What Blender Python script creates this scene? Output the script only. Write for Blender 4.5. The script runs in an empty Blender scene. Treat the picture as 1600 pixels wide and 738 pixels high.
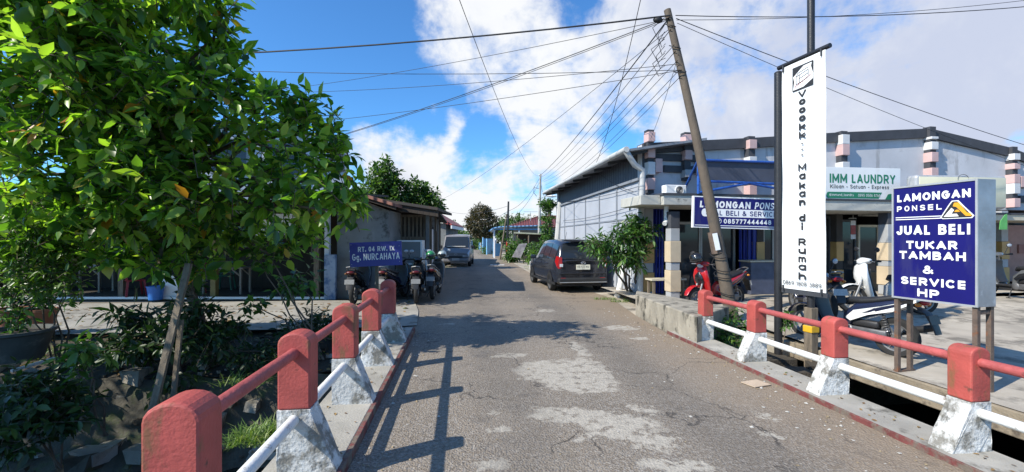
import bpy, bmesh, math, random
from mathutils import Vector as V, Matrix as Mx
random.seed(7)
SC = bpy.context.scene
COL = SC.collection
R_ = math.radians
# ---------------------------------------------------------------- measuring frame
F, CX, CY, H = 680.0, 800.0, 373.0, 1.65
def P(px, py, y): return V(((px-CX)/F*y, y, H-(py-CY)/F*y))
def G(px, py, z=0.0): return P(px, py, (H-z)*F/(py-CY))
TH = math.atan(80/680)
U = V((-math.sin(TH), math.cos(TH), 0)); W = V((math.cos(TH), math.sin(TH), 0)); UP = V((0, 0, 1))
def R(s, t, z=0.0): return U*s + W*t + UP*z
def rot_to(d): return math.atan2(d.y, d.x)

# ---------------------------------------------------------------- materials
class NT:
    def __init__(s, tree): s.t = tree
    def n(s, typ, ins=None, **props):
        nd = s.t.nodes.new(typ)
        for k, v in props.items(): setattr(nd, k, v)
        for k, v in (ins or {}).items():
            sock = nd.inputs[k]
            if isinstance(v, bpy.types.NodeSocket): s.t.links.new(v, sock)
            else: sock.default_value = v
        return nd
    def math(s, op, a, b=0.0, c=0.0, clamp=False):
        nd = s.n('ShaderNodeMath', {0: a, 1: b, 2: c}, operation=op, use_clamp=clamp); return nd.outputs[0]
    def mr(s, v, a, b, c=0.0, d=1.0, smooth=False):
        nd = s.n('ShaderNodeMapRange', {'Value': v, 'From Min': a, 'From Max': b, 'To Min': c, 'To Max': d}, interpolation_type='SMOOTHSTEP' if smooth else 'LINEAR')
        return nd.outputs['Result']
    def mix(s, f, a, b, blend='MIX'):
        nd = s.n('ShaderNodeMix', data_type='RGBA', blend_type=blend)
        for i, v in ((0, f), (6, a), (7, b)):
            if isinstance(v, bpy.types.NodeSocket): s.t.links.new(v, nd.inputs[i])
            else: nd.inputs[i].default_value = v if i == 0 else c4(v)
        return nd.outputs[2]
    def noise(s, vec, scale, detail=6, rough=.55, dist=0.0):
        nd = s.n('ShaderNodeTexNoise', {'Vector': vec, 'Scale': scale, 'Detail': detail, 'Roughness': rough, 'Distortion': dist}); return nd.outputs['Fac']
def c4(c): return (c[0], c[1], c[2], 1.0) if not hasattr(c, 'node') else c
def new_mat(name):
    m = bpy.data.materials.new(name); m.use_nodes = True
    nt = NT(m.node_tree); bs = m.node_tree.nodes['Principled BSDF']
    return m, nt, bs
def coords(nt, scale=(1, 1, 1), rnd=True, space='Object'):
    tc = nt.n('ShaderNodeTexCoord').outputs[space]
    if rnd:
        oi = nt.n('ShaderNodeObjectInfo').outputs['Random']
        off = nt.math('MULTIPLY', oi, 37.0)
        tc = nt.n('ShaderNodeVectorMath', {0: tc, 1: off}, operation='ADD').outputs[0]
    if scale != (1, 1, 1):
        tc = nt.n('ShaderNodeVectorMath', {0: tc, 1: scale}, operation='MULTIPLY').outputs[0]
    return tc
MATS = {}
def mat(name, col, rough=.6, var=.18, vs=6.0, bump=0.0, bs=40.0, metal=0.0, dirt=None, stretch=(1, 1, 1), spec=.5, coat=0.0, dirt2=None):
    """plain painted / worn surface: base colour with tonal noise, optional dirt=(colour, threshold, scale) and fine bump"""
    if name in MATS: return MATS[name]
    m, nt, b = new_mat(name)
    tc = coords(nt, stretch)
    f = nt.noise(tc, vs)
    lo = tuple(c*(1-var) for c in col); hi = tuple(min(1, c*(1+var)) for c in col)
    c = nt.mix(nt.mr(f, .3, .7), lo, hi)
    if dirt:
        dc, th, dsx = dirt
        d = nt.mr(nt.noise(tc, dsx, 9, .68), th, th+.1)
        c = nt.mix(d, c, dc)
    if dirt2:      # (colour, threshold, scale, stretch, strength): streaks, chips
        tc2 = nt.n('ShaderNodeVectorMath', {0: coords(nt), 1: dirt2[3]}, operation='MULTIPLY').outputs[0]
        c = nt.mix(nt.mr(nt.noise(tc2, dirt2[2], 8, .66), dirt2[1], dirt2[1]+.08, 0, dirt2[4]), c, dirt2[0])
    nt.t.links.new(c, b.inputs['Base Color'])
    b.inputs['Roughness'].default_value = rough; b.inputs['Metallic'].default_value = metal
    b.inputs['Specular IOR Level'].default_value = spec; b.inputs['Coat Weight'].default_value = coat
    if bump:
        bn = nt.n('ShaderNodeBump', {'Height': nt.noise(tc, bs, 4), 'Strength': bump, 'Distance': .02})
        nt.t.links.new(bn.outputs[0], b.inputs['Normal'])
    MATS[name] = m; return m
def wave_mat(name, col, axis, freq, depth, rough=.5, metal=0.0, dirt=None, var=.12, groove=None):
    """ribbed / planked sheet: sine ridges across one object axis"""
    if name in MATS: return MATS[name]
    m, nt, b = new_mat(name)
    tc = coords(nt, rnd=False)
    x = nt.n('ShaderNodeSeparateXYZ', {0: tc}).outputs[axis]
    w = nt.math('SINE', nt.math('MULTIPLY', x, freq*2*math.pi))
    if groove: w = nt.math('POWER', nt.math('ABSOLUTE', w), .25)
    f = nt.noise(tc, 3.0)
    c = nt.mix(nt.mr(f, .3, .7), tuple(k*(1-var) for k in col), tuple(k*(1+var) for k in col))
    if groove: c = nt.mix(nt.mr(w, .2, .55, 1, 0), c, groove)
    if dirt: c = nt.mix(nt.mr(nt.noise(tc, dirt[2], 9, .68), dirt[1], dirt[1]+.12), c, dirt[0])
    nt.t.links.new(c, b.inputs['Base Color'])
    b.inputs['Roughness'].default_value = rough; b.inputs['Metallic'].default_value = metal
    bn = nt.n('ShaderNodeBump', {'Height': w, 'Strength': 1.0, 'Distance': depth})
    nt.t.links.new(bn.outputs[0], b.inputs['Normal'])
    MATS[name] = m; return m
def leaf_mat(name, ramp, trans=.35, rough=.42):
    if name in MATS: return MATS[name]
    m, nt, b = new_mat(name)
    rnd = nt.n('ShaderNodeNewGeometry').outputs['Random Per Island']
    cr = nt.n('ShaderNodeValToRGB', {0: rnd})
    els = cr.color_ramp.elements
    while len(els) < len(ramp): els.new(.5)
    for e, (p, c) in zip(els, ramp): e.position = p; e.color = c4(c)
    c = cr.outputs[0]
    nt.t.links.new(c, b.inputs['Base Color']); b.inputs['Roughness'].default_value = rough; b.inputs['Specular IOR Level'].default_value = .65
    tl = nt.n('ShaderNodeBsdfTranslucent', {'Color': nt.mix(1.0, c, (1.6, 1.9, .55), 'MULTIPLY')})
    mx = nt.n('ShaderNodeMixShader', {0: trans, 1: b.outputs[0], 2: tl.outputs[0]})
    nt.t.links.new(mx.outputs[0], nt.t.nodes['Material Output'].inputs['Surface'])
    MATS[name] = m; return m
def glass_mat(name, col=(.02, .025, .03), rough=.06, alpha=None):
    if name in MATS: return MATS[name]
    m, nt, b = new_mat(name)
    b.inputs['Base Color'].default_value = c4(col); b.inputs['Roughness'].default_value = rough
    b.inputs['Specular IOR Level'].default_value = .6
    if alpha is not None: b.inputs['Alpha'].default_value = alpha
    MATS[name] = m; return m

# ---------------------------------------------------------------- mesh collecting
def frame(d, hint=UP):
    d = d.normalized()
    if abs(d.dot(hint)) > .98: hint = V((1, 0, 0))
    x = hint.cross(d).normalized(); y = d.cross(x)
    return x, y, d
# stroke lettering: glyph = (width, polylines on a unit square; 1 = cap height)
def _arc(cx, cy, rx, ry, a0, a1, n=7): return [(cx+rx*math.cos(R_(a0+(a1-a0)*i/n)), cy+ry*math.sin(R_(a0+(a1-a0)*i/n))) for i in range(n+1)]
_O = _arc(.5, .5, .5, .5, 90, 450, 20)
_o = _arc(.5, .34, .5, .34, 90, 450, 18)
GLY = {
 'A': (.86, [[(0, 0), (.5, 1)], [(.5, 1), (1, 0)], [(.2, .28), (.8, .28)]]),
 'B': (.74, [[(0, 0), (0, 1)], [(0, 1), (.55, 1)]+_arc(.55, .77, .38, .23, 90, -90)+[(0, .54)], [(.3, .54), (.6, .54)]+_arc(.6, .27, .4, .27, 90, -90)+[(0, 0)]]),
 'C': (.80, [_arc(.5, .5, .5, .5, 45, 315, 16)]), 'D': (.80, [[(0, 0), (0, 1)], [(0, 1), (.4, 1)]+_arc(.4, .5, .6, .5, 90, -90, 10)+[(0, 0)]]),
 'E': (.62, [[(1, 1), (0, 1), (0, 0), (1, 0)], [(0, .5), (.9, .5)]]), 'G': (.84, [_arc(.5, .5, .5, .5, 48, 330, 16)+[(1, .5), (.55, .5)]]),
 'H': (.78, [[(0, 0), (0, 1)], [(1, 0), (1, 1)], [(0, .5), (1, .5)]]), 'I': (.2, [[(.5, 0), (.5, 1)]]),
 'J': (.62, [[(1, 1), (1, .3)]+_arc(.5, .3, .5, .3, 0, -170)]), 'K': (.80, [[(0, 0), (0, 1)], [(0, .36), (1, 1)], [(.34, .58), (1, 0)]]),
 'L': (.60, [[(0, 1), (0, 0), (1, 0)]]), 'M': (.98, [[(0, 0), (0, 1)], [(0, 1), (.5, .22)], [(.5, .22), (1, 1)], [(1, 1), (1, 0)]]),
 'N': (.82, [[(0, 0), (0, 1)], [(0, 1), (1, 0)], [(1, 0), (1, 1)]]), 'O': (.88, [_O]), 'P': (.72, [[(0, 0), (0, 1)], [(0, 1), (.6, 1)]+_arc(.6, .71, .4, .29, 90, -90)+[(0, .42)]]),
 'R': (.76, [[(0, 0), (0, 1)], [(0, 1), (.6, 1)]+_arc(.6, .72, .38, .28, 90, -90)+[(0, .44)], [(.5, .44), (1, 0)]]),
 'S': (.72, [[(.95, .84)]+_arc(.5, .76, .46, .24, 50, 230, 9)+[(.5, .5)]+_arc(.5, .25, .5, .25, 50, -130, 9)[0:]+[(.02, .16)]]),
 'T': (.72, [[(0, 1), (1, 1)], [(.5, 1), (.5, 0)]]), 'U': (.78, [[(0, 1), (0, .36)]+_arc(.5, .36, .5, .36, 180, 360, 10)+[(1, 1)]]),
 'V': (.84, [[(0, 1), (.5, 0)], [(.5, 0), (1, 1)]]), 'W': (1.2, [[(0, 1), (.25, 0)], [(.25, 0), (.5, .9)], [(.5, .9), (.75, 0)], [(.75, 0), (1, 1)]]),
 'X': (.80, [[(0, 0), (1, 1)], [(0, 1), (1, 0)]]), 'Y': (.80, [[(0, 1), (.5, .46)], [(1, 1), (.5, .46)], [(.5, .5), (.5, 0)]]),
 '&': (.86, [[(1, 0), (.28, .66)]+_arc(.42, .80, .2, .2, 205, 0, 8)+[(.6, .66), (.2, .42)]+_arc(.38, .22, .36, .22, 140, 330, 9)+[(.95, .45)]]),
 'a': (.62, [_arc(.5, .34, .5, .34, 40, 320, 14), [(1, .68), (1, 0)]]), 'd': (.64, [_arc(.5, .34, .5, .34, 40, 320, 14), [(1, 1), (1, 0)]]), 'e': (.64, [[(.06, .36), (1, .36)]+_arc(.5, .34, .5, .34, 10, 315, 15)]),
 'g': (.64, [_arc(.5, .34, .5, .34, 40, 320, 14), [(1, .68), (1, -.1)]+_arc(.5, -.08, .5, .2, 0, -150, 8)]), 'h': (.62, [[(0, 0), (0, 1)], [(0, .4)]+_arc(.5, .4, .5, .28, 170, 0, 8)+[(1, 0)]]),
 'i': (.18, [[(.5, 0), (.5, .50)], [(.5, .93), (.5, 1)]]), 'k': (.64, [[(0, 0), (0, 1)], [(0, .26), (1, .68)], [(.36, .42), (1, 0)]]), 'l': (.18, [[(.5, 0), (.5, 1)]]),
 'm': (.98, [[(0, 0), (0, .68)], [(0, .42)]+_arc(.25, .42, .25, .26, 170, 0, 7)+[(.5, 0)], [(.5, .42)]+_arc(.75, .42, .25, .26, 170, 0, 7)+[(1, 0)]]),
 'n': (.62, [[(0, 0), (0, .68)], [(0, .4)]+_arc(.5, .4, .5, .28, 170, 0, 8)+[(1, 0)]]), 'o': (.66, [_o]), 'p': (.64, [[(0, .68), (0, -.28)], _arc(.5, .34, .5, .34, 140, -140, 14)]),
 'r': (.42, [[(0, 0), (0, .68)], [(0, .36)]+_arc(.7, .36, .7, .32, 170, 80, 5)]), 's': (.54, [[(.95, .56)]+_arc(.5, .51, .45, .17, 40, 230, 8)+_arc(.5, .17, .48, .17, 60, -140, 8)]),
 't': (.42, [[(.4, .92), (.4, .12), (.6, 0), (1, 0)], [(0, .66), (1, .66)]]), 'u': (.62, [[(0, .68), (0, .28)]+_arc(.5, .28, .5, .28, 180, 350, 8), [(1, .68), (1, 0)]]), 'x': (.6, [[(0, 0), (1, .68)], [(0, .68), (1, 0)]]),
 'y': (.64, [[(0, .68), (.52, 0)], [(1, .68), (.35, -.28)]]), '_': (.6, [[(0, -.08), (1, -.08)]]), '@': (.9, [_arc(.5, .4, .5, .5, 320, 20, 16)[::1], _arc(.5, .4, .22, .24, 0, 360, 10)]),
 '0': (.66, [_arc(.5, .5, .5, .5, 90, 450, 18)]), '1': (.36, [[(0, .78), (.7, 1)], [(.7, 1), (.7, 0)]]), '2': (.64, [_arc(.5, .72, .48, .28, 165, -25, 9)+[(.02, 0), (1, 0)]]), '3': (.64, [_arc(.48, .76, .44, .24, 150, -80, 8), _arc(.48, .27, .5, .27, 82, -155, 9)]),
 '4': (.7, [[(.75, 0), (.75, 1)], [(.75, 1), (0, .26)], [(0, .26), (1, .26)]]), '5': (.64, [[(.95, 1), (.15, 1), (.08, .54)]+_arc(.48, .32, .5, .32, 110, -150, 10)]), '6': (.66, [_arc(.5, .31, .5, .31, 90, 450, 16), [(.01, .33), (.15, .7), (.62, 1)]]),
 '7': (.62, [[(0, 1), (1, 1)], [(1, 1), (.32, 0)]]), '8': (.66, [_arc(.5, .76, .42, .24, 90, 450, 14), _arc(.5, .27, .5, .27, 90, 450, 14)]), '9': (.66, [_arc(.5, .69, .5, .31, 90, 450, 16), [(.99, .67), (.85, .3), (.38, 0)]]),
 '.': (.16, [[(.5, -.02), (.5, .16)]]), '-': (.4, [[(0, .38), (1, .38)]]),
}
def text_geo(body, t, aspect, shear=0.0):
    """quads of the lettering in a box of unit height and width = aspect; every stroke t thick (cap heights)"""
    ys = [p[1] for ch in body if ch != ' ' for pl in GLY[ch][1] for p in pl]
    lo, hi = min(ys), max(ys); bh = max(hi-lo, .15) if len(body) > 1 or body not in '.-' else .18
    gap = .17 if t > .13 else .14; sp = .36
    wsum = sum(sp if ch == ' ' else GLY[ch][0] for ch in body); ng = len(body)-1
    kx = (aspect*bh - shear*bh)/(wsum+gap*ng) if wsum else 1
    x = 0.0; out = []; t *= max(.62, min(1.0, kx*1.0))
    def Y(v): return (t/2 + (v-lo)/max(hi-lo, 1e-6)*(bh-t))/bh
    for ch in body:
        if ch == ' ': x += (sp+gap)*kx; continue
        w0, pls = GLY[ch]; w_ = w0*kx; tt = min(t, w_*.9) if w0 > .25 else min(t, max(w_*.95, t))
        for si, pl in enumerate(pls):
            q = [(x + (tt/2 + p[0]*(w_-tt) if w0 > .25 else w_/2), Y(p[1])*bh) for p in pl]
            q = [p for i, p in enumerate(q) if i == 0 or math.hypot(p[0]-q[i-1][0], p[1]-q[i-1][1]) > .012]
            n = len(q); L = []; Rr = []
            for i, p in enumerate(q):
                a = q[max(i-1, 0)]; b = q[min(i+1, n-1)]
                d1 = (p[0]-a[0], p[1]-a[1]); d2 = (b[0]-p[0], b[1]-p[1])
                l1 = math.hypot(*d1) or 1; l2 = math.hypot(*d2) or 1
                if i == 0: d1 = d2; l1 = l2
                if i == n-1: d2 = d1; l2 = l1
                n1 = (-d1[1]/l1, d1[0]/l1); n2 = (-d2[1]/l2, d2[0]/l2); m = (n1[0]+n2[0], n1[1]+n2[1]); ml = math.hypot(*m) or 1
                m = (m[0]/ml, m[1]/ml); k = tt/2/max(.45, m[0]*n1[0]+m[1]*n1[1])
                ex = 0.0
                if n == 2: ex = (tt/2 if i else -tt/2)       # square caps on straight strokes
                elif i in (0, n-1) and pl is not _O and pl is not _o: ex = (tt/2 if i else -tt/2)*.5
                dx, dy = (d2[0]/l2*ex, d2[1]/l2*ex)
                if n == 2 and abs(d2[0]) > 1e-6 and abs(d2[1]) > 1e-6: dx = dy = 0; e2 = tt*.35*(1 if i else -1); dx, dy = d2[0]/l2*e2, d2[1]/l2*e2
                L.append((p[0]+m[0]*k+dx, p[1]+m[1]*k+dy)); Rr.append((p[0]-m[0]*k+dx, p[1]-m[1]*k+dy))
            c = lambda p: (p[0]+shear*p[1], min(max(p[1], 0), bh))
            out.append((si, [(c(Rr[i]), c(Rr[i+1]), c(L[i+1]), c(L[i])) for i in range(n-1)]))
        x += w_+gap*kx
    return [(si, [tuple((px_/bh-aspect/2, py_/bh-.5) for px_, py_ in qd) for qd in qs]) for si, qs in out]
class MB:
    def __init__(s): s.v = []; s.f = []; s.mi = []; s.sm = []; s.mats = []
    def add(s, vs, fs, m, smooth=False, T=None):
        o = len(s.v)
        s.v += [(T @ V(p)) if T is not None else V(p) for p in vs]
        if m not in s.mats: s.mats.append(m)
        k = s.mats.index(m)
        for f in fs: s.f.append([i+o for i in f]); s.mi.append(k); s.sm.append(smooth)
        return s
    def box(s, c, size, m, rz=0.0, bev=0.0, T=None):
        x, y, z = size[0]/2, size[1]/2, size[2]/2
        Tm = Mx.Translation(V(c)) @ Mx.Rotation(rz, 4, 'Z')
        if T is not None: Tm = T @ Tm
        if bev > 0:
            bm = bmesh.new(); bmesh.ops.create_cube(bm, size=1)
            for v in bm.verts: v.co = V((v.co.x*2*x, v.co.y*2*y, v.co.z*2*z))
            bmesh.ops.bevel(bm, geom=bm.edges[:], offset=bev, segments=2, affect='EDGES', profile=.5)
            bm.verts.index_update()
            vs = [v.co.copy() for v in bm.verts]; fs = [[v.index for v in f.verts] for f in bm.faces]; bm.free()
            return s.add(vs, fs, m, False, Tm)
        vs = [(-x, -y, -z), (x, -y, -z), (x, y, -z), (-x, y, -z), (-x, -y, z), (x, -y, z), (x, y, z), (-x, y, z)]
        return s.add(vs, [(0, 3, 2, 1), (4, 5, 6, 7), (0, 1, 5, 4), (1, 2, 6, 5), (2, 3, 7, 6), (3, 0, 4, 7)], m, False, Tm)
    def bar(s, a, b, w, h, m, hint=UP):
        a = V(a); b = V(b); x, y, d = frame(b-a, hint)
        vs = [p + x*(i*w/2) + y*(j*h/2) for p in (a, b) for i, j in ((-1, -1), (1, -1), (1, 1), (-1, 1))]
        return s.add(vs, [(3, 2, 1, 0), (4, 5, 6, 7), (0, 1, 5, 4), (1, 2, 6, 5), (2, 3, 7, 6), (3, 0, 4, 7)], m)
    def tube(s, pts, r, m, n=8, cap=True):
        pts = [V(p) for p in pts]; k = len(pts)
        rs = r if isinstance(r, (list, tuple)) else [r]*k
        vs = []; px = None
        for i, p in enumerate(pts):
            d = (pts[min(i+1, k-1)] - pts[max(i-1, 0)]).normalized()
            if px is None: px, _, _ = frame(d)
            else:
                px = px - d*px.dot(d)
                px = px.normalized() if px.length > 1e-6 else frame(d)[0]
            py = d.cross(px)
            vs += [p + px*(math.cos(2*math.pi*j/n)*rs[i]) + py*(math.sin(2*math.pi*j/n)*rs[i]) for j in range(n)]
        fs = [(i*n+j, i*n+(j+1) % n, (i+1)*n+(j+1) % n, (i+1)*n+j) for i in range(k-1) for j in range(n)]
        s.add(vs, fs, m, True)
        if cap: s.add(vs[:n], [tuple(range(n-1, -1, -1))], m); s.add(vs[-n:], [tuple(range(n))], m)
        return s
    def loft(s, rings, m, cap=True, smooth=True, closed=True):
        n = len(rings[0]); vs = [V(p) for r in rings for p in r]
        fs = [(i*n+j, i*n+(j+1) % n, (i+1)*n+(j+1) % n, (i+1)*n+j) for i in range(len(rings)-1) for j in range(n if closed else n-1)]
        s.add(vs, fs, m, smooth)
        if cap: s.add(rings[0], [tuple(range(n-1, -1, -1))], m); s.add(rings[-1], [tuple(range(n))], m)
        return s
    def sweep(s, secs, m, n=14, pw=2.6, smooth=True):
        """secs: (x, z, half width across y, half thickness); superellipse rings along a side-view path"""
        rings = []; k = len(secs)
        for i, (x, z, wy, wt) in enumerate(secs):
            a = secs[max(i-1, 0)]; b = secs[min(i+1, k-1)]
            d = V((b[0]-a[0], 0, b[1]-a[1])).normalized(); nn = V((-d.z, 0, d.x))
            ring = []
            for j in range(n):
                t = 2*math.pi*j/n; c_, s_ = math.cos(t), math.sin(t)
                ring.append(V((x, 0, z)) + V((0, 1, 0))*(math.copysign(abs(c_)**(2/pw), c_)*wy) + nn*(math.copysign(abs(s_)**(2/pw), s_)*wt))
            rings.append(ring)
        return s.loft(rings, m, True, smooth)
    def prism(s, poly, o, e1, e2, depth, m, smooth=False):
        """polygon poly (a, b) in the plane o + a e1 + b e2, pushed out along e1 x e2 by depth"""
        o = V(o); e1 = V(e1); e2 = V(e2); nn = e1.cross(e2).normalized()*depth; k = len(poly)
        bot = [o + e1*a + e2*b for a, b in poly]; top = [p + nn for p in bot]
        s.add(bot+top, [(j, (j+1) % k, k+(j+1) % k, k+j) for j in range(k)], m, smooth)
        s.add(bot, [tuple(range(k-1, -1, -1))], m); s.add(top, [tuple(range(k))], m)
        return s
    def poly(s, pts, m): return s.add(pts, [tuple(range(len(pts)))], m)
    def ball(s, c, r, m, n=12, k=8, T=None):
        c = V(c); r = (r, r, r) if not isinstance(r, (tuple, list)) else r
        vs = []; fs = []
        for i in range(k+1):
            a = math.pi*i/k
            for j in range(n):
                b = 2*math.pi*j/n
                vs.append(c + V((r[0]*math.sin(a)*math.cos(b), r[1]*math.sin(a)*math.sin(b), r[2]*math.cos(a))))
        for i in range(k):
            for j in range(n): fs.append((i*n+j, (i+1)*n+j, (i+1)*n+(j+1) % n, i*n+(j+1) % n))
        return s.add(vs, fs, m, True, T)
    def lathe(s, prof, c, m, axis=(0, 0, 1), n=20, cap=False):
        x, y, d = frame(V(axis)); c = V(c)
        rings = [[c + d*h + (x*math.cos(2*math.pi*j/n) + y*math.sin(2*math.pi*j/n))*r for j in range(n)] for r, h in prof]
        return s.loft(rings, m, cap)
    def text(s, body, c, right, up, w, h, m, off=.004, bold=.02, shear=0.0):
        right = V(right).normalized(); up = V(up).normalized(); nn = right.cross(up).normalized(); c = V(c)
        t = .25 if bold >= .05 else .21 if bold >= .03 else .17 if bold >= .02 else .115
        if len(body) == 1: t = .19 if body in 'aemNM' else min(t, .25 if body.islower() or body in 'VMR' else .21)
        for si, quads in text_geo(body, t, w/h, shear*.6):
            for k, qd in enumerate(quads):
                o = off + si*.0004 + (k % 2)*.0001
                s.add([c + nn*o + right*(x*h) + up*(y*h) for x, y in qd], [(0, 1, 2, 3)], m)
        return s
    def build(s, name, parent=None, world=True, ang=40, bevel=0.0):
        off = V((0, 0, 0))
        if parent is not None and world:
            off = parent.location.copy()
            if parent.parent is not None: off += parent.parent.location
        me = bpy.data.meshes.new(name)
        me.from_pydata([tuple(p-off) for p in s.v], [], s.f)
        for m in s.mats: me.materials.append(m)
        me.polygons.foreach_set('material_index', s.mi); me.polygons.foreach_set('use_smooth', s.sm)
        me.update()
        if any(s.sm): me.set_sharp_from_angle(angle=R_(ang))
        ob = bpy.data.objects.new(name, me); COL.objects.link(ob)
        if parent is not None: ob.parent = parent
        if bevel:
            md = ob.modifiers.new('edge', 'BEVEL'); md.width = bevel; md.segments = 2; md.limit_method = 'ANGLE'; md.angle_limit = R_(30)
        return ob
def tag(o, label=None, cat=None, group=None, kind=None):
    for k, v in (('label', label), ('category', cat), ('group', group), ('kind', kind)):
        if v: o[k] = v
    return o
def thing(name, label, cat, loc=(0, 0, 0), group=None, rz=0.0):
    o = bpy.data.objects.new(name, None); COL.objects.link(o)
    o.location = V(loc); o.rotation_euler = (0, 0, rz); o.empty_display_size = .1
    return tag(o, label, cat, group)
def structure(o): o['kind'] = 'structure'; return o
def dup(root, loc, rz, label, group=None, swap=None):
    """copy of a thing with its parts and sub-parts; swap replaces materials on the copy"""
    def cp(o, par):
        c = o.copy(); COL.objects.link(c)
        if par is not None: c.parent = par
        if swap and c.type == 'MESH':
            for sl in c.material_slots:
                new = swap.get(sl.material.name)
                if new is not None: sl.link = 'OBJECT'; sl.material = new
        for ch in o.children: cp(ch, c)
        return c
    r = cp(root, None); r.location = V(loc); r.rotation_euler = (0, 0, rz); r['label'] = label
    if group: r['group'] = group
    return r

# ---------------------------------------------------------------- foliage
def leaf(vs, fs, p, d, n, L, w, fine=True):
    s_ = d.cross(n)
    if s_.length < 1e-5: s_ = V((1, 0, 0))
    s_.normalize(); n = s_.cross(d).normalized(); o = len(vs)
    if fine:
        dr = L*.16
        vs += [p, p+d*(L*.25)+s_*(w*.4)+n*(w*.12), p+d*(L*.58)+s_*(w*.46)+n*(w*.1-dr*.3), p+d*L-n*dr,
               p+d*(L*.58)-s_*(w*.46)+n*(w*.1-dr*.3), p+d*(L*.25)-s_*(w*.4)+n*(w*.12), p+d*(L*.27)-n*(w*.06), p+d*(L*.6)-n*(w*.08+dr*.3)]
        fs += [(o, o+1, o+6), (o, o+6, o+5), (o+6, o+1, o+2, o+7), (o+5, o+6, o+7, o+4), (o+7, o+2, o+3), (o+4, o+7, o+3)]
    else:
        vs += [p, p+d*(L*.5)+s_*(w*.5)+n*(w*.15), p+d*L-n*(L*.1), p+d*(L*.5)-s_*(w*.5)+n*(w*.15)]
        fs += [(o, o+1, o+2), (o, o+2, o+3)]
def rdir(rng):
    z = rng.uniform(-1, 1); a = rng.uniform(0, 2*math.pi); r = math.sqrt(1-z*z)
    return V((r*math.cos(a), r*math.sin(a), z))
def foliage(name, parent, m, blobs, n_twigs, per, L, ratio=.42, droop=.35, seed=1, fine=True, shell=.5, twig_m=None, twig_r=.006, keep=None):
    """leaves on short twigs spread through a set of ellipsoids (c, (rx, ry, rz))"""
    rng = random.Random(seed); vs = []; fs = []; tw = MB()
    wts = [b[1][0]*b[1][2] + b[1][0]*b[1][1]*.6 for b in blobs]
    for i in range(n_twigs):
        c, r = rng.choices(blobs, wts)[0]
        q = rdir(rng); rad = shell + (1.06-shell)*rng.random()**.8
        p = V(c) + V((q.x*r[0], q.y*r[1], q.z*r[2]))*rad
        if keep and not keep(p): continue
        d = (q*.7 + rdir(rng)*.7 + V((0, 0, .25))).normalized()
        tl = L*(1.2+1.6*rng.random()); p0 = p - d*tl*.6
        if twig_m is not None: tw.tube([p0, p0+d*tl*.5, p0+d*tl-V((0, 0, tl*.08))], [twig_r, twig_r*.8, twig_r*.4], twig_m, 4, False)
        ang0 = rng.uniform(0, 6.28); x, y, _ = frame(d)
        for j in range(per):
            f = (j+.6)/per; a = ang0 + j*2.4
            sd = x*math.cos(a)+y*math.sin(a)
            ld = (d*(.35+.5*f) + sd*(.9-.3*f) + V((0, 0, -droop*rng.uniform(.3, 1.7)))).normalized()
            nn = (V((0, 0, 1)) + rdir(rng)*.75 - ld*.3).normalized()
            ll = L*rng.uniform(.45, 1.2)
            leaf(vs, fs, p0+d*(tl*f), ld, nn, ll, ll*ratio*rng.uniform(.8, 1.15), fine)
    me = bpy.data.meshes.new(name); off = V((0, 0, 0))
    if parent is not None: off = parent.location
    me.from_pydata([tuple(v-off) for v in vs], [], fs); me.materials.append(m)
    me.polygons.foreach_set('use_smooth', [True]*len(fs)); me.update()
    ob = bpy.data.objects.new(name, me); COL.objects.link(ob)
    if parent is not None: ob.parent = parent
    if twig_m is not None and tw.v: tw.build('twigs', parent)
    return ob
def limb(mb, a, b, r0, r1, m, seed=0, wob=.06, n=8):
    rng = random.Random(seed); a = V(a); b = V(b); L = (b-a).length; pts = []; rs = []
    for i in range(6):
        f = i/5; pts.append(a.lerp(b, f) + rdir(rng)*(L*wob*(0 if i in (0, 5) else 1)) + V((0, 0, L*.08*math.sin(math.pi*f)))); rs.append(r0+(r1-r0)*f)
    mb.tube(pts, rs, m, n)
# ---------------------------------------------------------------- camera, sun, sky
cam = bpy.data.cameras.new('camera'); co = bpy.data.objects.new('camera', cam); COL.objects.link(co)
cam.sensor_width = 36; cam.lens = 36*F/1600; cam.clip_start = .05; cam.clip_end = 3000
cam.shift_y = (CY-369)/1600
co.location = (0, 0, H); co.rotation_euler = (math.pi/2, 0, 0); SC.camera = co
LD = V((1.0, .561, -1.0)).normalized()          # travel of the sunlight
sl = bpy.data.lights.new('sun', 'SUN'); sl.energy = 5.0; sl.angle = R_(.53); sl.color = (1.0, .94, .83)
so = bpy.data.objects.new('sun', sl); COL.objects.link(so); so.rotation_euler = LD.to_track_quat('-Z', 'Y').to_euler()
vs_ = SC.view_settings
SC.display_settings.display_device = 'sRGB'; vs_.view_transform = 'Standard'; vs_.look = 'None'; vs_.gamma = 1; vs_.use_curve_mapping = False
vs_.exposure = EXPOSURE = 0.42
SC.cycles.use_denoising = True
SC.cycles.max_bounces = 8; SC.cycles.transparent_max_bounces = 8
world = bpy.data.worlds.new('World'); SC.world = world; world.use_nodes = True
wt = NT(world.node_tree); bg = world.node_tree.nodes['Background']
sky = wt.n('ShaderNodeTexSky', sky_type='NISHITA', sun_disc=False)
sd = -LD
sky.sun_elevation = math.asin(sd.z); sky.sun_rotation = math.atan2(sd.x, sd.y)
sky.altitude = 0; sky.air_density = 1.0; sky.dust_density = .4; sky.ozone_density = 2.0
dvec = wt.n('ShaderNodeTexCoord').outputs['Generated']
sx = wt.n('ShaderNodeSeparateXYZ', {0: dvec})
zz = wt.math('ADD', wt.math('MAXIMUM', sx.outputs[2], 0.0), .22)
q = wt.n('ShaderNodeCombineXYZ', {0: wt.math('DIVIDE', sx.outputs[0], zz), 1: wt.math('DIVIDE', sx.outputs[1], zz), 2: 0.0}).outputs[0]
n1 = wt.noise(q, 1.15, 9, .62, .35)
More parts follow.
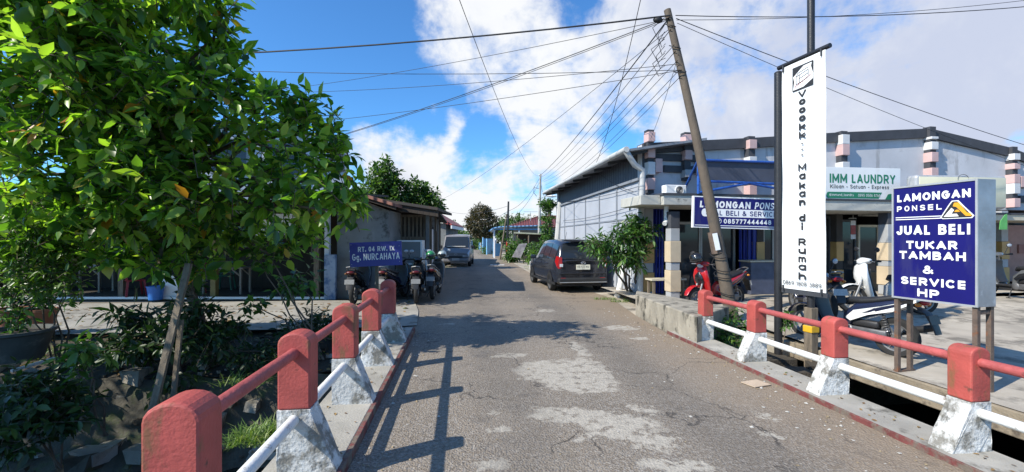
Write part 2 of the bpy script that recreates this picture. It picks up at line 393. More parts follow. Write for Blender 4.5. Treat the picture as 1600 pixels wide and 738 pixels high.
n2 = wt.noise(dvec, 9.0, 8, .6, .2)
nn_ = wt.math('ADD', wt.math('MULTIPLY', n1, .55), wt.math('MULTIPLY', n2, .45))
def cloud_bias(lst, op='MAXIMUM'):
    acc = None
    for px, py, rad, w in lst:
        c = V(((px-CX)/F, 1, (CY-py)/F)).normalized()
        dt = wt.n('ShaderNodeVectorMath', {0: dvec, 1: c}, operation='DOT_PRODUCT').outputs['Value']
        a = rad/F*max(.5, c.y)**1.2
        k = wt.math('MULTIPLY', wt.mr(dt, math.cos(a*1.3), math.cos(a*.25), 0, 1, True), w)
        acc = k if acc is None else wt.math(op, acc, k)
    return acc
# the bank of cloud over the street and the clear gaps in it, by compass direction and height
bias = wt.math('ADD', cloud_bias([(820, 40, 190, .26), (900, 170, 190, .30), (700, 110, 110, .18), (1080, 110, 240, .36), (1350, 90, 320, .42), (1600, 130, 320, .42), (1150, 230, 150, .34), (1400, 230, 260, .4),
    (620, 238, 80, .50), (560, 300, 110, .36), (690, 312, 100, .42), (800, 325, 130, .42), (690, 195, 44, .36), (270, 5, 70, .24), (770, 250, 40, .1)]),
    cloud_bias([(430, 130, 240, .30), (640, 170, 80, .20), (755, 240, 50, .20), (830, 275, 50, .16), (985, 205, 45, .14), (1600, 225, 50, .14), (1190, 15, 40, .08), (905, 15, 34, .10), (530, 20, 120, .12), (700, 270, 40, .12)]) if False else wt.math('MULTIPLY',
    cloud_bias([(430, 130, 240, .34), (640, 170, 85, .28), (755, 243, 55, .32), (830, 278, 50, .26), (985, 205, 50, .26), (1600, 225, 50, .14), (1190, 15, 40, .10), (905, 12, 40, .20), (530, 20, 120, .12), (705, 268, 34, .2)]), -1.0))
nz = wt.math('ADD', wt.math('MULTIPLY', wt.math('SUBTRACT', nn_, .5), 1.9), .36)
dens = wt.mr(wt.math('ADD', nz, bias), .40, .70, 0, 1, True)
shade = wt.math('ADD', wt.math('MULTIPLY', wt.noise(dvec, 4.0, 8, .6, .5), .7), wt.math('MULTIPLY', wt.noise(dvec, 13.0, 6, .6, .3), .3))
tone = wt.math('ADD', cloud_bias([(900, 170, 170, .13), (740, 320, 170, .16), (620, 225, 60, .14), (800, 90, 150, .06)]), wt.math('MULTIPLY', cloud_bias([(1330, 110, 430, .20), (1120, 60, 230, .16), (1600, 120, 300, .2), (620, 275, 45, .10)]), -1.0))
ctone = wt.mr(wt.math('ADD', shade, tone), .26, .64, 0, 1, True)
SKYK = .115
ccol = wt.mix(ctone, (4.0, 4.4, 5.5), (6.3, 6.42, 6.6))
skycol = wt.mix(1.0, sky.outputs[0], (.50, 1.0, 1.45), 'MULTIPLY')
wc = wt.mix(dens, skycol, ccol)
world.node_tree.links.new(wc, bg.inputs['Color']); bg.inputs['Strength'].default_value = SKYK

# ---------------------------------------------------------------- shared materials
M_conc = mat('concrete', (.33, .31, .27), .85, .22, 2.5, .35, 60, dirt=((.12, .11, .09), .56, 2.2))
M_lot = mat('lot concrete', (.385, .34, .275), .85, .24, 1.3, .35, 50, dirt=((.17, .15, .12), .51, 1.4), dirt2=((.50, .46, .38), .60, 2.2, (1, 2.5, 1), .6))
M_pave = mat('pavement concrete', (.30, .28, .24), .85, .22, 1.6, .3, 50, dirt=((.15, .14, .115), .55, 2.0))
M_old = mat('stained concrete', (.30, .27, .215), .9, .25, 3.5, .6, 30, dirt=((.07, .065, .05), .52, 3.0), stretch=(1, 1, .6))
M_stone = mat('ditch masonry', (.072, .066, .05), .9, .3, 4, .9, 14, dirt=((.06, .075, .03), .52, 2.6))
M_soil = mat('bare soil', (.055, .045, .032), .95, .3, 5, .8, 40, dirt=((.05, .045, .03), .55, 6))
M_water = mat('ditch water', (.018, .02, .016), .12, .3, 3, .05, 12)
M_red = mat('red paint', (.40, .074, .060), .62, .2, 4, .22, 55, dirt=((.13, .05, .035), .60, 11), dirt2=((.16, .10, .04), .56, 5, (1, 1, .35), .7))
M_redt = mat('red paint faded', (.38, .08, .075), .6, .2, 5, .4, 38, dirt=((.06, .025, .022), .60, 18))
M_wht = mat('white limewash', (.58, .58, .56), .85, .24, 3, .6, 34, dirt=((.20, .19, .165), .47, 5.0), dirt2=((.09, .085, .07), .58, 9, (1, 1, .6), .85))
M_kerb = mat('worn red kerb paint', (.15, .042, .038), .8, .3, 5, .5, 30, dirt=((.15, .12, .095), .47, 7))
M_wpipe = mat('white pipe paint', (.72, .72, .69), .55, .06, 5, .2, 40, dirt=((.20, .165, .13), .60, 12))
M_blk = mat('black steel', (.018, .018, .02), .45, .25, 8, .15, 60)
M_drk = mat('dark grey paint', (.045, .048, .055), .7, .2, 5, .2, 40)
M_rust = mat('rusty steel', (.12, .085, .065), .8, .3, 10, .4, 60, dirt=((.20, .075, .03), .58, 9))
M_wood = mat('weathered timber', (.17, .135, .095), .85, .3, 4, .6, 30, dirt=((.06, .05, .04), .55, 6), stretch=(6, 6, .7))
M_galv = mat('galvanised steel', (.42, .43, .44), .45, .12, 6, .1, 40, metal=.3)
M_cable = mat('cable sheath', (.012, .012, .013), .6, .1)
M_pvc = mat('grey drain pipe', (.46, .46, .45), .6, .12, 4, dirt=((.2, .19, .17), .6, 5))
M_rub = mat('tyre rubber', (.018, .018, .018), .85, .2, 20)
M_plast = mat('black plastic', (.022, .022, .024), .5, .2, 9)
M_chrome = mat('bare metal', (.55, .55, .55), .3, .1, 9, metal=.9)
M_glass = glass_mat('dark glass')
M_white = mat('white enamel', (.78, .78, .77), .4, .04)
M_lampred = mat('red lens', (.30, .010, .012), .18, .1, 12)
M_lampcl = mat('clear lens', (.62, .64, .66), .15, .08, 12)
M_amber = mat('amber lens', (.6, .2, .02), .25, .1)
M_bark = mat('bark', (.12, .095, .07), .9, .35, 9, .8, 24, dirt=((.25, .24, .2), .62, 6), stretch=(1, 1, .4))

# ---------------------------------------------------------------- ground and road
def asphalt():
    m, nt, b = new_mat('asphalt')
    tc = nt.n('ShaderNodeTexCoord').outputs['Object']
    big = nt.noise(tc, .45, 5, .55); mid = nt.noise(tc, 2.2, 7, .62); fine = nt.noise(tc, 34, 3, .7)
    vor = nt.n('ShaderNodeTexVoronoi', {'Vector': tc, 'Scale': 62.0}, feature='F1'); agg = vor.outputs['Distance']
    sp = nt.n('ShaderNodeSeparateColor', {0: vor.outputs['Color']}).outputs[0]
    c = nt.mix(nt.mr(big, .35, .65), (.165, .138, .108), (.240, .197, .149))
    c = nt.mix(nt.mr(mid, .48, .68, 0, .75), c, (.225, .185, .142))                 # dusty film
    c = nt.mix(nt.mr(nt.noise(tc, 1.1, 8, .66, .4), .56, .66, 0, .6), c, (.085, .081, .077))
    c = nt.mix(nt.mr(sp, .35, .95, 0, .55), c, (.38, .35, .31))
    c = nt.mix(nt.mr(fine, .52, .72, 0, .55), c, (.05, .047, .044))
    # sandy wash along the right-hand kerb
    sepn = nt.n('ShaderNodeSeparateXYZ', {0: tc})
    tt = nt.math('ADD', nt.math('MULTIPLY', sepn.outputs[0], W.x), nt.math('MULTIPLY', sepn.outputs[1], W.y))
    edge = nt.mr(nt.math('ADD', tt, nt.math('MULTIPLY', mid, 1.2)), 2.7, 4.2, 0, .75, True)
    c = nt.mix(edge, c, (.26, .20, .14))
    # worn pale cement patches, each with its own ragged outline
    wv = nt.n('ShaderNodeTexNoise', {'Vector': tc, 'Scale': 4.5, 'Detail': 9.0, 'Roughness': .68}).outputs['Color']
    wv = nt.n('ShaderNodeVectorMath', {0: wv, 1: (.5, .5, .5)}, operation='SUBTRACT').outputs[0]
    wv = nt.n('ShaderNodeVectorMath', {0: wv, 'Scale': .62}, operation='SCALE').outputs[0]
    pw = nt.n('ShaderNodeVectorMath', {0: tc, 1: wv}, operation='ADD').outputs[0]
    acc = None
    #  centre px, py, half length (m), half width (m), heading of the long side
    for px, py, a, bb, hd in PATCHES:
        g = G(px, py); e = (math.cos(hd), math.sin(hd))
        rel = nt.n('ShaderNodeVectorMath', {0: pw, 1: (g.x, g.y, 0)}, operation='SUBTRACT').outputs[0]
        u_ = nt.n('ShaderNodeVectorMath', {0: rel, 1: (e[0]/a, e[1]/a, 0)}, operation='DOT_PRODUCT').outputs['Value']
        v_ = nt.n('ShaderNodeVectorMath', {0: rel, 1: (-e[1]/bb, e[0]/bb, 0)}, operation='DOT_PRODUCT').outputs['Value']
        d2 = nt.math('ADD', nt.math('POWER', nt.math('ABSOLUTE', u_), 3.0), nt.math('POWER', nt.math('ABSOLUTE', v_), 3.0))
        acc = d2 if acc is None else nt.math('MINIMUM', acc, d2)
    holes = nt.mr(nt.noise(tc, 7, 7, .72), .40, .47, 1, 0)
    pm = nt.math('SUBTRACT', nt.mr(acc, .60, 1.15, 1, 0), holes, clamp=True)
    pc = nt.mix(nt.mr(nt.noise(tc, 14, 6, .7), .3, .7), (.33, .30, .25), (.47, .43, .36))
    pc = nt.mix(nt.mr(sp, .6, .95, 0, .35), pc, (.12, .11, .1))
    c = nt.mix(nt.math('MULTIPLY', pm, .9), c, pc)
    # hairline cracks, oil drips and darker wheel tracks
    wcr = nt.n('ShaderNodeVectorMath', {0: tc, 1: nt.n('ShaderNodeVectorMath', {0: nt.n('ShaderNodeTexNoise', {'Vector': tc, 'Scale': 3.0, 'Detail': 6.0}).outputs['Color'], 'Scale': .5}, operation='SCALE').outputs[0]}, operation='ADD').outputs[0]
    ce = nt.n('ShaderNodeTexVoronoi', {'Vector': wcr, 'Scale': .9}, feature='DISTANCE_TO_EDGE').outputs['Distance']
    cm = nt.math('MULTIPLY', nt.mr(ce, .004, .012, 1, 0), nt.mr(nt.noise(tc, .8, 4), .46, .56))
    c = nt.mix(nt.math('MULTIPLY', cm, .75), c, (.03, .028, .026))
    c = nt.mix(nt.mr(nt.noise(tc, 1.7, 3, .5), .64, .72, 0, .45), c, (.06, .055, .05))
    tr = nt.math('ABSOLUTE', nt.math('SUBTRACT', nt.math('ABSOLUTE', nt.math('SUBTRACT', tt, 1.35)), .85))
    c = nt.mix(nt.math('MULTIPLY', nt.mr(tr, .1, .55, 1, 0, True), nt.mr(mid, .3, .6, .1, .38)), c, (.09, .082, .073))
    nt.t.links.new(c, b.inputs['Base Color']); b.inputs['Roughness'].default_value = .82; b.inputs['Specular IOR Level'].default_value = .35
    h = nt.math('ADD', nt.math('MULTIPLY', agg, nt.mr(pm, 0, 1, 1, .35)), nt.math('MULTIPLY', fine, .8))
    h = nt.math('ADD', h, nt.math('MULTIPLY', mid, .6)); h = nt.math('ADD', h, nt.math('MULTIPLY', pm, .25))
    bn = nt.n('ShaderNodeBump', {'Height': h, 'Strength': .6, 'Distance': .017}); nt.t.links.new(bn.outputs[0], b.inputs['Normal'])
    return m
PATCHES = [(868, 578, .50, .42, .3), (905, 600, .42, .28, -.2), (848, 588, .30, .22, 0), (925, 575, .16, .5, .15), (925, 653, .62, .17, -.22), (880, 645, .35, .12, .1), (985, 680, .42, .15, -.5), (800, 555, .26, .10, .1),
           (905, 545, .10, .45, .1), (778, 668, .09, .07, 0), (765, 729, .12, .10, .4), (1050, 727, .28, .09, -.2), (775, 645, .05, .04, 0), (970, 512, .30, .2, .2), (900, 517, .16, .10, 0),
           (855, 486, .22, .2, 0), (1010, 640, .18, .09, -.4), (700, 507, .12, .1, 0), (925, 682, .16, .07, 0), (970, 665, .07, .05, 0), (1205, 680, .06, .05, 0), (1000, 529, .12, .07, 0), (1195, 650, .1, .05, -.3)]
M_asph = asphalt()
M_ground = mat('packed earth', (.17, .145, .11), .95, .25, .8, .4, 20, dirt=((.09, .10, .045), .55, .6))
# the road: left / right edge along its run (world x, y)
def gp(px, py): g = G(px, py); return (g.x, g.y)
LEdge = [R(-9, -.8), R(7.7, -.8), V((-2.62, 9.3, 0)), V((-2.72, 13, 0)), V((-3.6, 22, 0)), V((-4.6, 34, 0)), V((-6.2, 52, 0)), V((-9.5, 80, 0)), V((-17, 120, 0))]
REdge = [R(-9, 3.55), R(7.2, 3.55), V((2.66, 9.4, 0)), V((2.75, 12.2, 0)), V((.95, 20, 0)), V((-.35, 34, 0)), V((-2.2, 52, 0)), V((-5.0, 80, 0)), V((-12, 120, 0))]
def ribbon(name, A, B, m, z, sub=1):
    mb = MB(); vs = []
    for a, b in zip(A, B): vs += [a+UP*z, b+UP*z]
    mb.add(vs, [(2*i, 2*i+1, 2*i+3, 2*i+2) for i in range(len(A)-1)], m)
    return structure(mb.build(name))
ribbon('road', LEdge, REdge, M_asph, 0.0)
# ground: one sheet to the horizon, with the ditch cut through it
DT0, DT1, DS0, DS1 = -26.0, 16.0, -5.0, 7.25
def rq(mb, s0, s1, t0, t1, z, m): mb.poly([R(s0, t0, z), R(s0, t1, z), R(s1, t1, z), R(s1, t0, z)], m)
g = MB()
rq(g, -900, DS0, -900, 900, -.03, M_ground); rq(g, DS1, 1500, -.8, 900, -.03, M_ground); rq(g, 8.42, 1500, -900, -.8, -.03, M_ground)
rq(g, DS0, DS1, -900, DT0, -.03, M_ground); rq(g, DS0, DS1, DT1, 900, -.03, M_ground)
structure(g.build('ground'))
w = MB(); rq(w, DS0, DS1+.5, DT0, DT1, -1.45, M_water); structure(w.build('water'))
# ditch walls
def wall_strip(mb, pts, z0, z1, m):
    for a, b in zip(pts, pts[1:]): mb.poly([a+UP*z0, b+UP*z0, b+UP*z1, a+UP*z1], m)
d = MB()
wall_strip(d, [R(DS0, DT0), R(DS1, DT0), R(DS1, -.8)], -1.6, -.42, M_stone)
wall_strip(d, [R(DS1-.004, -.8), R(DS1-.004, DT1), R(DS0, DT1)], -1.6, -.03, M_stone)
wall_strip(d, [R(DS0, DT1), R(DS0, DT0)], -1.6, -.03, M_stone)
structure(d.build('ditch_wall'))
# uneven masonry face of the far bank and the slope of earth above it
def rough_sheet(name, fn, nu, nv, m, amp, sc, seed):
    from mathutils import noise
    mb = MB(); vs = []
    for j in range(nv+1):
        for i in range(nu+1):
            p = fn(i/nu, j/nv); k = noise.noise_vector(p*sc+V((seed, 0, 0)))*amp + noise.noise_vector(p*sc*3.1)*amp*.4
            vs.append(p+k)
    mb.add(vs, [(j*(nu+1)+i, j*(nu+1)+i+1, (j+1)*(nu+1)+i+1, (j+1)*(nu+1)+i) for j in range(nv) for i in range(nu)], m, True)
    return structure(mb.build(name, ang=70))
def lerp(a, b, f): return a+(b-a)*f
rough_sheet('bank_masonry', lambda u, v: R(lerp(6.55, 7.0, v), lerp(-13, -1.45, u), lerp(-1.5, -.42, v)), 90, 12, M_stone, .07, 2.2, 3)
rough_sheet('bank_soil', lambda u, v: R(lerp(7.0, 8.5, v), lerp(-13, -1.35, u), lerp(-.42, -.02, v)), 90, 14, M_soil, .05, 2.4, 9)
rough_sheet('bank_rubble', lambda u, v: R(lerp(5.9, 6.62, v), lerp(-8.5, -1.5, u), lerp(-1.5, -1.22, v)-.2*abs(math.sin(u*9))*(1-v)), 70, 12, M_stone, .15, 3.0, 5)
# pavement on the left, in front of the food stall
ribbon('pavement', [R(8.3, -26, .0), R(8.25, -1.25, .0), R(8.35, -.82, 0)], [R(12.6, -26, .0), R(11.9, -1.25, .0), R(10.0, -.95, 0)], M_pave, .02)
# bridge deck: concrete edge beams with the red painted kerb lines
k = MB()
for a, b, s1, z in ((-1.34, -.845, 7.9, .075), (3.575, 4.01, 7.15, .045)):
    c = R((s1-6)/2, (a+b)/2, (z-.45)/2)
    k.box(c, (b-a, s1+6, z+.45), M_conc, TH, .008)
structure(k.build('bridge_deck'))
k = MB()
k.box(R(.95, -.822, -.0), (.04, 13.9, .156), M_kerb, TH, .006); k.box(R(.6, 3.562, -.03), (.024, 13.2, .16), M_kerb, TH, .006)
structure(k.build('kerb'))
# deck underside closing the void under the road
u = MB(); u.box(R(1.0, 1.37, -.3), (4.36, 12.6, .5), M_old, TH); structure(u.build('bridge_slab'))
# lot on the right: gentle rise towards the shops
lot = MB()
def lz(p): return 0.0 if p.y < 6.8 else min(.2, (p.y-6.8)*.08)
rows = [R(-2, 0), R(4, 0), R(7.0, 0), R(9.2, 0), R(10.6, 0)]
vs = []
for s in (-3, 2, 5.0, 7.0, 8.2, 9.4, 10.4, 12.6):
    for t in (5.31, 8, 12, 18, 28): p = R(s, t); vs.append(p+UP*lz(p))
lot.add(vs, [(j*5+i, j*5+i+1, (j+1)*5+i+1, (j+1)*5+i) for j in range(7) for i in range(4)], M_lot)
vs = []
for s in (7.252, 8.2, 9.4, 10.4, 12.6):
    for t in (4.15, 5.311): p = R(s, t); vs.append(p+UP*(lz(p)-.002))
lot.add(vs, [(j*2, j*2+1, j*2+3, j*2+2) for j in range(4)], M_lot)
structure(lot.build('lot'))
M_beam = mat('tan edge concrete', (.25, .205, .145), .9, .25, 3, .5, 30, dirt=((.10, .08, .06), .54, 4))
lb = MB(); lb.box(R(2.2, 5.36, -.135), (.16, 10, .25), M_beam, TH, .012); lb.box(R(7.0, 5.12, -.135), (.3, 1.1, .25), M_old, TH+.1, .02); structure(lb.build('lot_edge'))
# verge strip along the warehouse and the far lane
ribbon('verge', [V((2.66, 9.4, 0)), V((2.75, 12.2, 0)), V((.95, 20, 0)), V((-.35, 34, 0)), V((-2.2, 52, 0))], [V((4.1, 9.6, 0)), V((3.9, 12.4, 0)), V((2.9, 20.5, 0)), V((1.6, 34, 0)), V((-.6, 52, 0))], M_lot, -.008)
# raised concrete slab beside the road
sb = MB()
q0 = [G(993, 492), G(1089, 540), R(7.25, 4.75), R(9.7, 4.05)]
q0 = [V((p.x, p.y, 0)) for p in q0]
n_ = 4
prof = [p+UP*-.1 for p in q0] + [p+UP*.44 for p in q0]
sb.add(prof, [(0, 1, 5, 4), (1, 2, 6, 5), (2, 3, 7, 6), (3, 0, 4, 7), (4, 5, 6, 7), (3, 2, 1, 0)], M_old)
o = sb.build('concrete_slab', bevel=.02); tag(o, 'raised block of stained rough concrete with a flat top beside the road at the bridge end', 'concrete block')
# painted speed-bump marks up the lane
mk = MB()
for px in (768.5, 774.5, 780.5, 785.5):
    c = G(px, 414.2); mk.box((c.x, c.y, .003), (.19, .5, .006), M_white, .05)
structure(mk.build('road_markings'))
# cardboard on the road
cb = MB(); c = G(1181, 601); cb.box((c.x, c.y, .012), (.24, .19, .008), mat('cardboard', (.46, .36, .26), .8, .1), .35)
tag(cb.build('cardboard_sheet'), 'flat scrap of tan cardboard lying on the asphalt by the kerb', 'cardboard')
# grit, chips and fallen leaves on the road edge
rng = random.Random(4); lit = MB(); M_lit = mat('dry litter', (.26, .2, .12), .9, .5, 30); M_chip = mat('cement chips', (.42, .4, .36), .9, .25, 30)
for i in range(620):
    if rng.random() < .5: s, t = rng.uniform(1.5, 10), 3.5-abs(rng.gauss(0, .28))
    elif rng.random() < .55: s, t = rng.uniform(1.5, 8), -.76+abs(rng.gauss(0, .16))
    else: s, t = rng.uniform(2, 12), rng.uniform(-.7, 3.3)
    p = R(s, t, .004); a = rng.uniform(0, 6.28); r = rng.choice((.006, .008, .012, .02))*rng.uniform(.6, 1.3); h = r*rng.uniform(.2, .7)
    m_ = M_chip if rng.random() < .6 else M_lit
    pts = [p+V((math.cos(a+j*1.57)*r*rng.uniform(.6, 1.3), math.sin(a+j*1.57)*r*rng.uniform(.5, 1.2), 0)) for j in range(4)]
    top = p+UP*h
    lit.add(pts+[top], [(0, 1, 4), (1, 2, 4), (2, 3, 4), (3, 0, 4)], m_)
tag(lit.build('gravel'), 'loose grit and dry leaf litter scattered along the road edges', 'grit', kind='stuff')
# ---------------------------------------------------------------- bridge railings
def railing(name, label, s_list, tc, inner, w, ln, ztop, zmid, zbase, zr, zw, pr, side):
    """side = +1 when the road lies towards larger t; the post foot flares towards the road"""
    root = thing(name, label, 'railing', R(s_list[0], tc, 0))
    for i, s in enumerate(s_list):
        o = R(s-ln/2, 0, 0)
        e1 = W*side; e2 = UP
        # profile a: 0 at outer face -> w at the road face
        base = (tc*side - w/2)
        arch = [(0, zmid)] + [(w, zmid)] + [(w/2+math.cos(a)*w/2, ztop-w*.36+math.sin(a)*w*.36) for a in [math.pi*k/10 for k in range(11)]]
        mb = MB()
        def pr_(poly, m, d, dz=0):
            oo = o + e1*base
            mbx = mb
            if side > 0: mbx.prism(poly, oo+U*d, e1, e2, -(d), m) if False else None
            pts0 = [oo+e1*a+e2*b for a, b in poly]; pts1 = [p+U*ln for p in pts0]; k = len(poly)
            mbx.add(pts0+pts1, [(j, (j+1) % k, k+(j+1) % k, k+j) for j in range(k)], m)
            mbx.add(pts0, [tuple(range(k-1, -1, -1))], m); mbx.add(pts1, [tuple(range(k))], m)
        pr_(arch, M_red, ln)
        post = mb.build('post', root, bevel=.012)
        bm = bmesh.new(); bm.from_mesh(post.data); bmesh.ops.recalc_face_normals(bm, faces=bm.faces[:]); bmesh.ops.remove_doubles(bm, verts=bm.verts[:], dist=1e-5); bmesh.ops.recalc_face_normals(bm, faces=bm.faces[:]); bm.to_mesh(post.data); bm.free()
        mb = MB()
        pr_([(-.004, zbase-.05), (w+.17, zbase-.05), (w+.165, zbase+.03), (w+.004, zmid-.02), (w+.003, zmid-.002), (-.003, zmid-.002)], M_wht, ln)
        ft = mb.build('foot', None, bevel=.012)
        bm = bmesh.new(); bm.from_mesh(ft.data); bmesh.ops.remove_doubles(bm, verts=bm.verts[:], dist=1e-5); bmesh.ops.recalc_face_normals(bm, faces=bm.faces[:])
        from mathutils import noise
        bmesh.ops.subdivide_edges(bm, edges=bm.edges[:], cuts=5, use_grid_fill=True)
        for v in bm.verts:
            if v.co.z < zmid-.02: v.co += noise.noise_vector(v.co*14+V((i, 0, 0)))*.008
        bm.to_mesh(ft.data); bm.free()
        ft.data.transform(Mx.Translation(-root.location)); ft.parent = post
    for a, b in zip(s_list, s_list[1:]):
        for nm, z, m in (('top_rail', zr, M_redt), ('lower_rail', zw, M_wpipe)):
            mb = MB(); mb.tube([R(a+ln/2-.012, tc, z), R(b-ln/2+.012, tc, z)], pr, m, 16); mb.build(nm, root)
    return root
railing('bridge_railing', 'red and white concrete post railing along the ditch with the stall and big leafy tree', [1.89+1.24*k for k in range(5)], -1.105, 0, .21, .17, 1.02, .51, .06, .885, .44, .036, 1)
railing('bridge_railing', 'red and white concrete post railing beside the tall white banner and blue sign box', [1.71+1.21*k for k in range(5)], 3.885, 0, .17, .17, .83, .42, .03, .715, .335, .036, -1)

# ---------------------------------------------------------------- signs
M_navy = mat('navy sign face', (.010, .009, .125), .42, .08, 3, spec=.3, dirt2=((.05, .05, .13), .58, 3, (1, 1, .2), .35))
M_sgn = mat('blue street sign face', (.035, .04, .26), .35, .12, 3)
M_txt = mat('white lettering', (.82, .82, .82), .5, .02)
M_txtb = mat('black lettering', (.02, .02, .022), .6, .05)
M_vinyl = mat('white vinyl', (.76, .77, .76), .5, .04, 2, dirt2=((.52, .51, .47), .60, 2.5, (1, 1, .25), .35))
M_org = mat('orange emblem', (.80, .36, .02), .5, .03)
M_grn = mat('green lettering', (.015, .19, .10), .5, .05)
M_gray = mat('grey lettering', (.12, .12, .12), .5, .05)
def panel(o, r, u, w, h):
    """maps fractions (a across, b down) of a sign face to world points"""
    r = V(r).normalized(); u = V(u).normalized(); n = r.cross(u).normalized()
    return lambda a, b, off=0.0: V(o) + r*((a-.5)*w) + u*((.5-b)*h) + n*off
# blue sign box standing on the lot
L0 = V((4.74, 5.42, 0)); L1 = V((4.93, 4.60, 0)); rr = (L1-L0).normalized(); bw = (L1-L0).length
nf = rr.cross(UP).normalized(); zt, zb = 2.285, .92; bh = zt-zb; th = .26
cen = (L0+L1)/2 + UP*(zt+zb)/2
root = thing('sign_box', 'tall navy blue sign box on steel legs offering phone service, standing on the lot edge', 'sign', (cen.x, cen.y, 0))
rzb = math.atan2(rr.y, rr.x)
mb = MB(); mb.box(cen-nf*(th/2), (bw, th, bh), mat('sheet steel', (.33, .35, .38), .38, .25, 2.2, .35, 5, metal=.35, dirt=((.52, .55, .6), .56, 2.0)), rzb, .006)
for a, b in ((0, 1),):
    for s_ in (-1, 1):
        c = cen + rr*(s_*(bw/2-.009)) + nf*.006; mb.box(c, (.02, .016, bh), M_galv, rzb)
        c = cen + UP*(s_*(bh/2-.009)) + nf*.006; mb.box(c, (bw-.04, .016, .02), M_galv, rzb)
box = mb.build('box', root)
fp = panel(cen, rr, UP, bw, bh)
mb = MB(); mb.poly([fp(.022, .986, .004), fp(.978, .986, .004), fp(.978, .014, .004), fp(.022, .014, .004)], M_navy)
def T(s_, a, b, w, h, m=None, bold=.06, off=.009, shear=0, f=None, r=None):
    ff = f or fp; mb.text(s_, ff(a, b), r or rr, UP, w, h, m or M_txt, off, bold, shear)
T('LAMONGAN', .50, .105, .86*bw, .068*bh); 
for i, ch in enumerate('PONSEL'): T(ch, .10+i*.098, .20, .065*bw, .048*bh)
for dz in (-.009, .009): mb.text('-', fp(.33, .285+dz), rr, UP, .56*bw, .011*bh, M_txt, .009, .0)
T('JUAL BELI', .49, .39, .86*bw, .085*bh); T('TUKAR', .49, .52, .60*bw, .07*bh); T('TAMBAH', .49, .61, .78*bw, .07*bh)
T('&', .46, .73, .13*bw, .07*bh); T('SERVICE', .50, .835, .76*bw, .068*bh); T('HP', .46, .93, .26*bw, .068*bh)
def pl(pts, m, off):
    mb.poly([fp(.60+a*.36, .30-b*.145, off) for a, b in pts], m)
pl([(.0, .05), (.08, -.03), (.95, -.03), (1.02, .1), (.74, .62), (.56, .98), (.36, .98), (.28, .8)], M_txt, .009)
pl([(.05, .07), (.10, .02), (.92, .02), (.97, .1), (.70, .6), (.53, .93), (.39, .93), (.32, .78)], M_txtb, .0115)
pl([(.12, .09), (.58, .09), (.52, .24), (.36, .24), (.44, .45), (.36, .58)], M_txt, .014)
pl([(.40, .66), (.50, .62), (.78, .10), (.95, .08), (.92, .24), (.82, .28), (.58, .86), (.44, .86)], M_org, .014)
pl([(.44, .34), (.62, .34), (.56, .46), (.50, .46)], M_org, .0145)
mb.build('face', root)
for p, q in ((L0, 1), (L1, -1)):
    for k in (.03, th-.03):
        c = p + rr*(q*.035) - nf*k
        mb = MB(); mb.box((c.x, c.y, .48), (.045, .045, .98), M_rust, rzb); mb.build('leg', root)
for e_ in (L0+rr*.04, L1-rr*.04): mb = MB(); mb.bar(e_-nf*.05+UP*.86, e_-nf*(th-.05)+UP*.86, .04, .04, M_rust); mb.build('brace', root)
mb = MB(); mb.bar(L0+rr*.02-nf*.03+UP*.0, L0+rr*.02-nf*(th+.03)+UP*.0, .07, .04, M_rust); mb.build('foot_plate', root)

# tall banner between two black posts
B0 = V((4.285, 6.90, 0)); B1 = V((4.47, 6.20, 0)); br = (B1-B0).normalized(); bn_ = br.cross(UP).normalized(); BW = (B1-B0).length
root = thing('banner_stand', 'tall narrow white banner hung between black steel posts behind the railing', 'banner', (4.3, 6.7, 0))
mb = MB(); c = B0-br*.075; mb.tube([c+UP*-.55, c+UP*4.30], .058, M_blk, 12); mb.ball(c+UP*4.3, (.06, .06, .03), M_blk)
mb.build('post', root)
mp = (B0+B1)/2 - bn_*.085 + br*.06
mb = MB(); mb.tube([mp+UP*.62, mp+UP*7.4], .05, M_blk, 12); mb.build('post', root)
mb = MB(); mb.box((mp.x, mp.y, .16), (.13, .13, .92), M_wood, rot_to(br), .01); mb.box((mp.x, mp.y, .30), (.15, .15, .10), mat('yellow band', (.62, .36, .02), .5, .1), rot_to(br), .01); mb.build('post_base', root)
mb = MB(); mb.tube([B0-br*.09+UP*4.385-bn_*.02, B1+br*.05+UP*4.385-bn_*.02], .035, M_blk, 12); mb.build('crossbar', root)
mb = MB(); mb.box((B0+B1)/2-bn_*.03+UP*.83, (BW+.04, .05, .06), M_drk, rot_to(br)); mb.build('bottom_bar', root)
zt2, zb2 = 4.345, .87
fpb = panel((B0+B1)/2+UP*(zt2+zb2)/2, br, UP, BW, zt2-zb2); hb = zt2-zb2
mb = MB(); n = 10; vs = []; fs = []
for sgn in (0, 1):
    for j in range(25):
        for i in range(n+1):
            a = i/n; b = j/24; wv = .006*math.sin(b*9+a*2)+.004*math.sin(a*7+b*21)
            vs.append(fpb(a, b, wv - sgn*.006))
N = (n+1)*25
for sgn in (0, 1):
    for j in range(24):
        for i in range(n):
            f = (sgn*N+j*(n+1)+i, sgn*N+(j+1)*(n+1)+i, sgn*N+(j+1)*(n+1)+i+1, sgn*N+j*(n+1)+i+1); fs.append(f if sgn == 0 else f[::-1])
mb.add(vs, fs, M_vinyl, True)
def TB(s_, b, w, h, a=.5, bold=.05, m=None): mb.text(s_, fpb(a, b), br, UP, w, h, m or M_txtb, .015, bold)
cap, low = .125, .098
for ch, b in zip('Voookk', (.148, .183, .219, .254, .289, .326)): TB(ch, b, .13 if ch == 'V' else .11, .105 if ch in 'Vk' else .088)
for b in (.364, .389, .413): TB('.', b, .022, .022)
for ch, b in zip('Makan', (.466, .506, .545, .583, .62)): TB(ch, b, .13 if ch == 'M' else .105, .105 if ch in 'Mk' else .085)
for ch, b in zip('di', (.685, .722)): TB(ch, b, .105 if ch == 'd' else .035, .112)
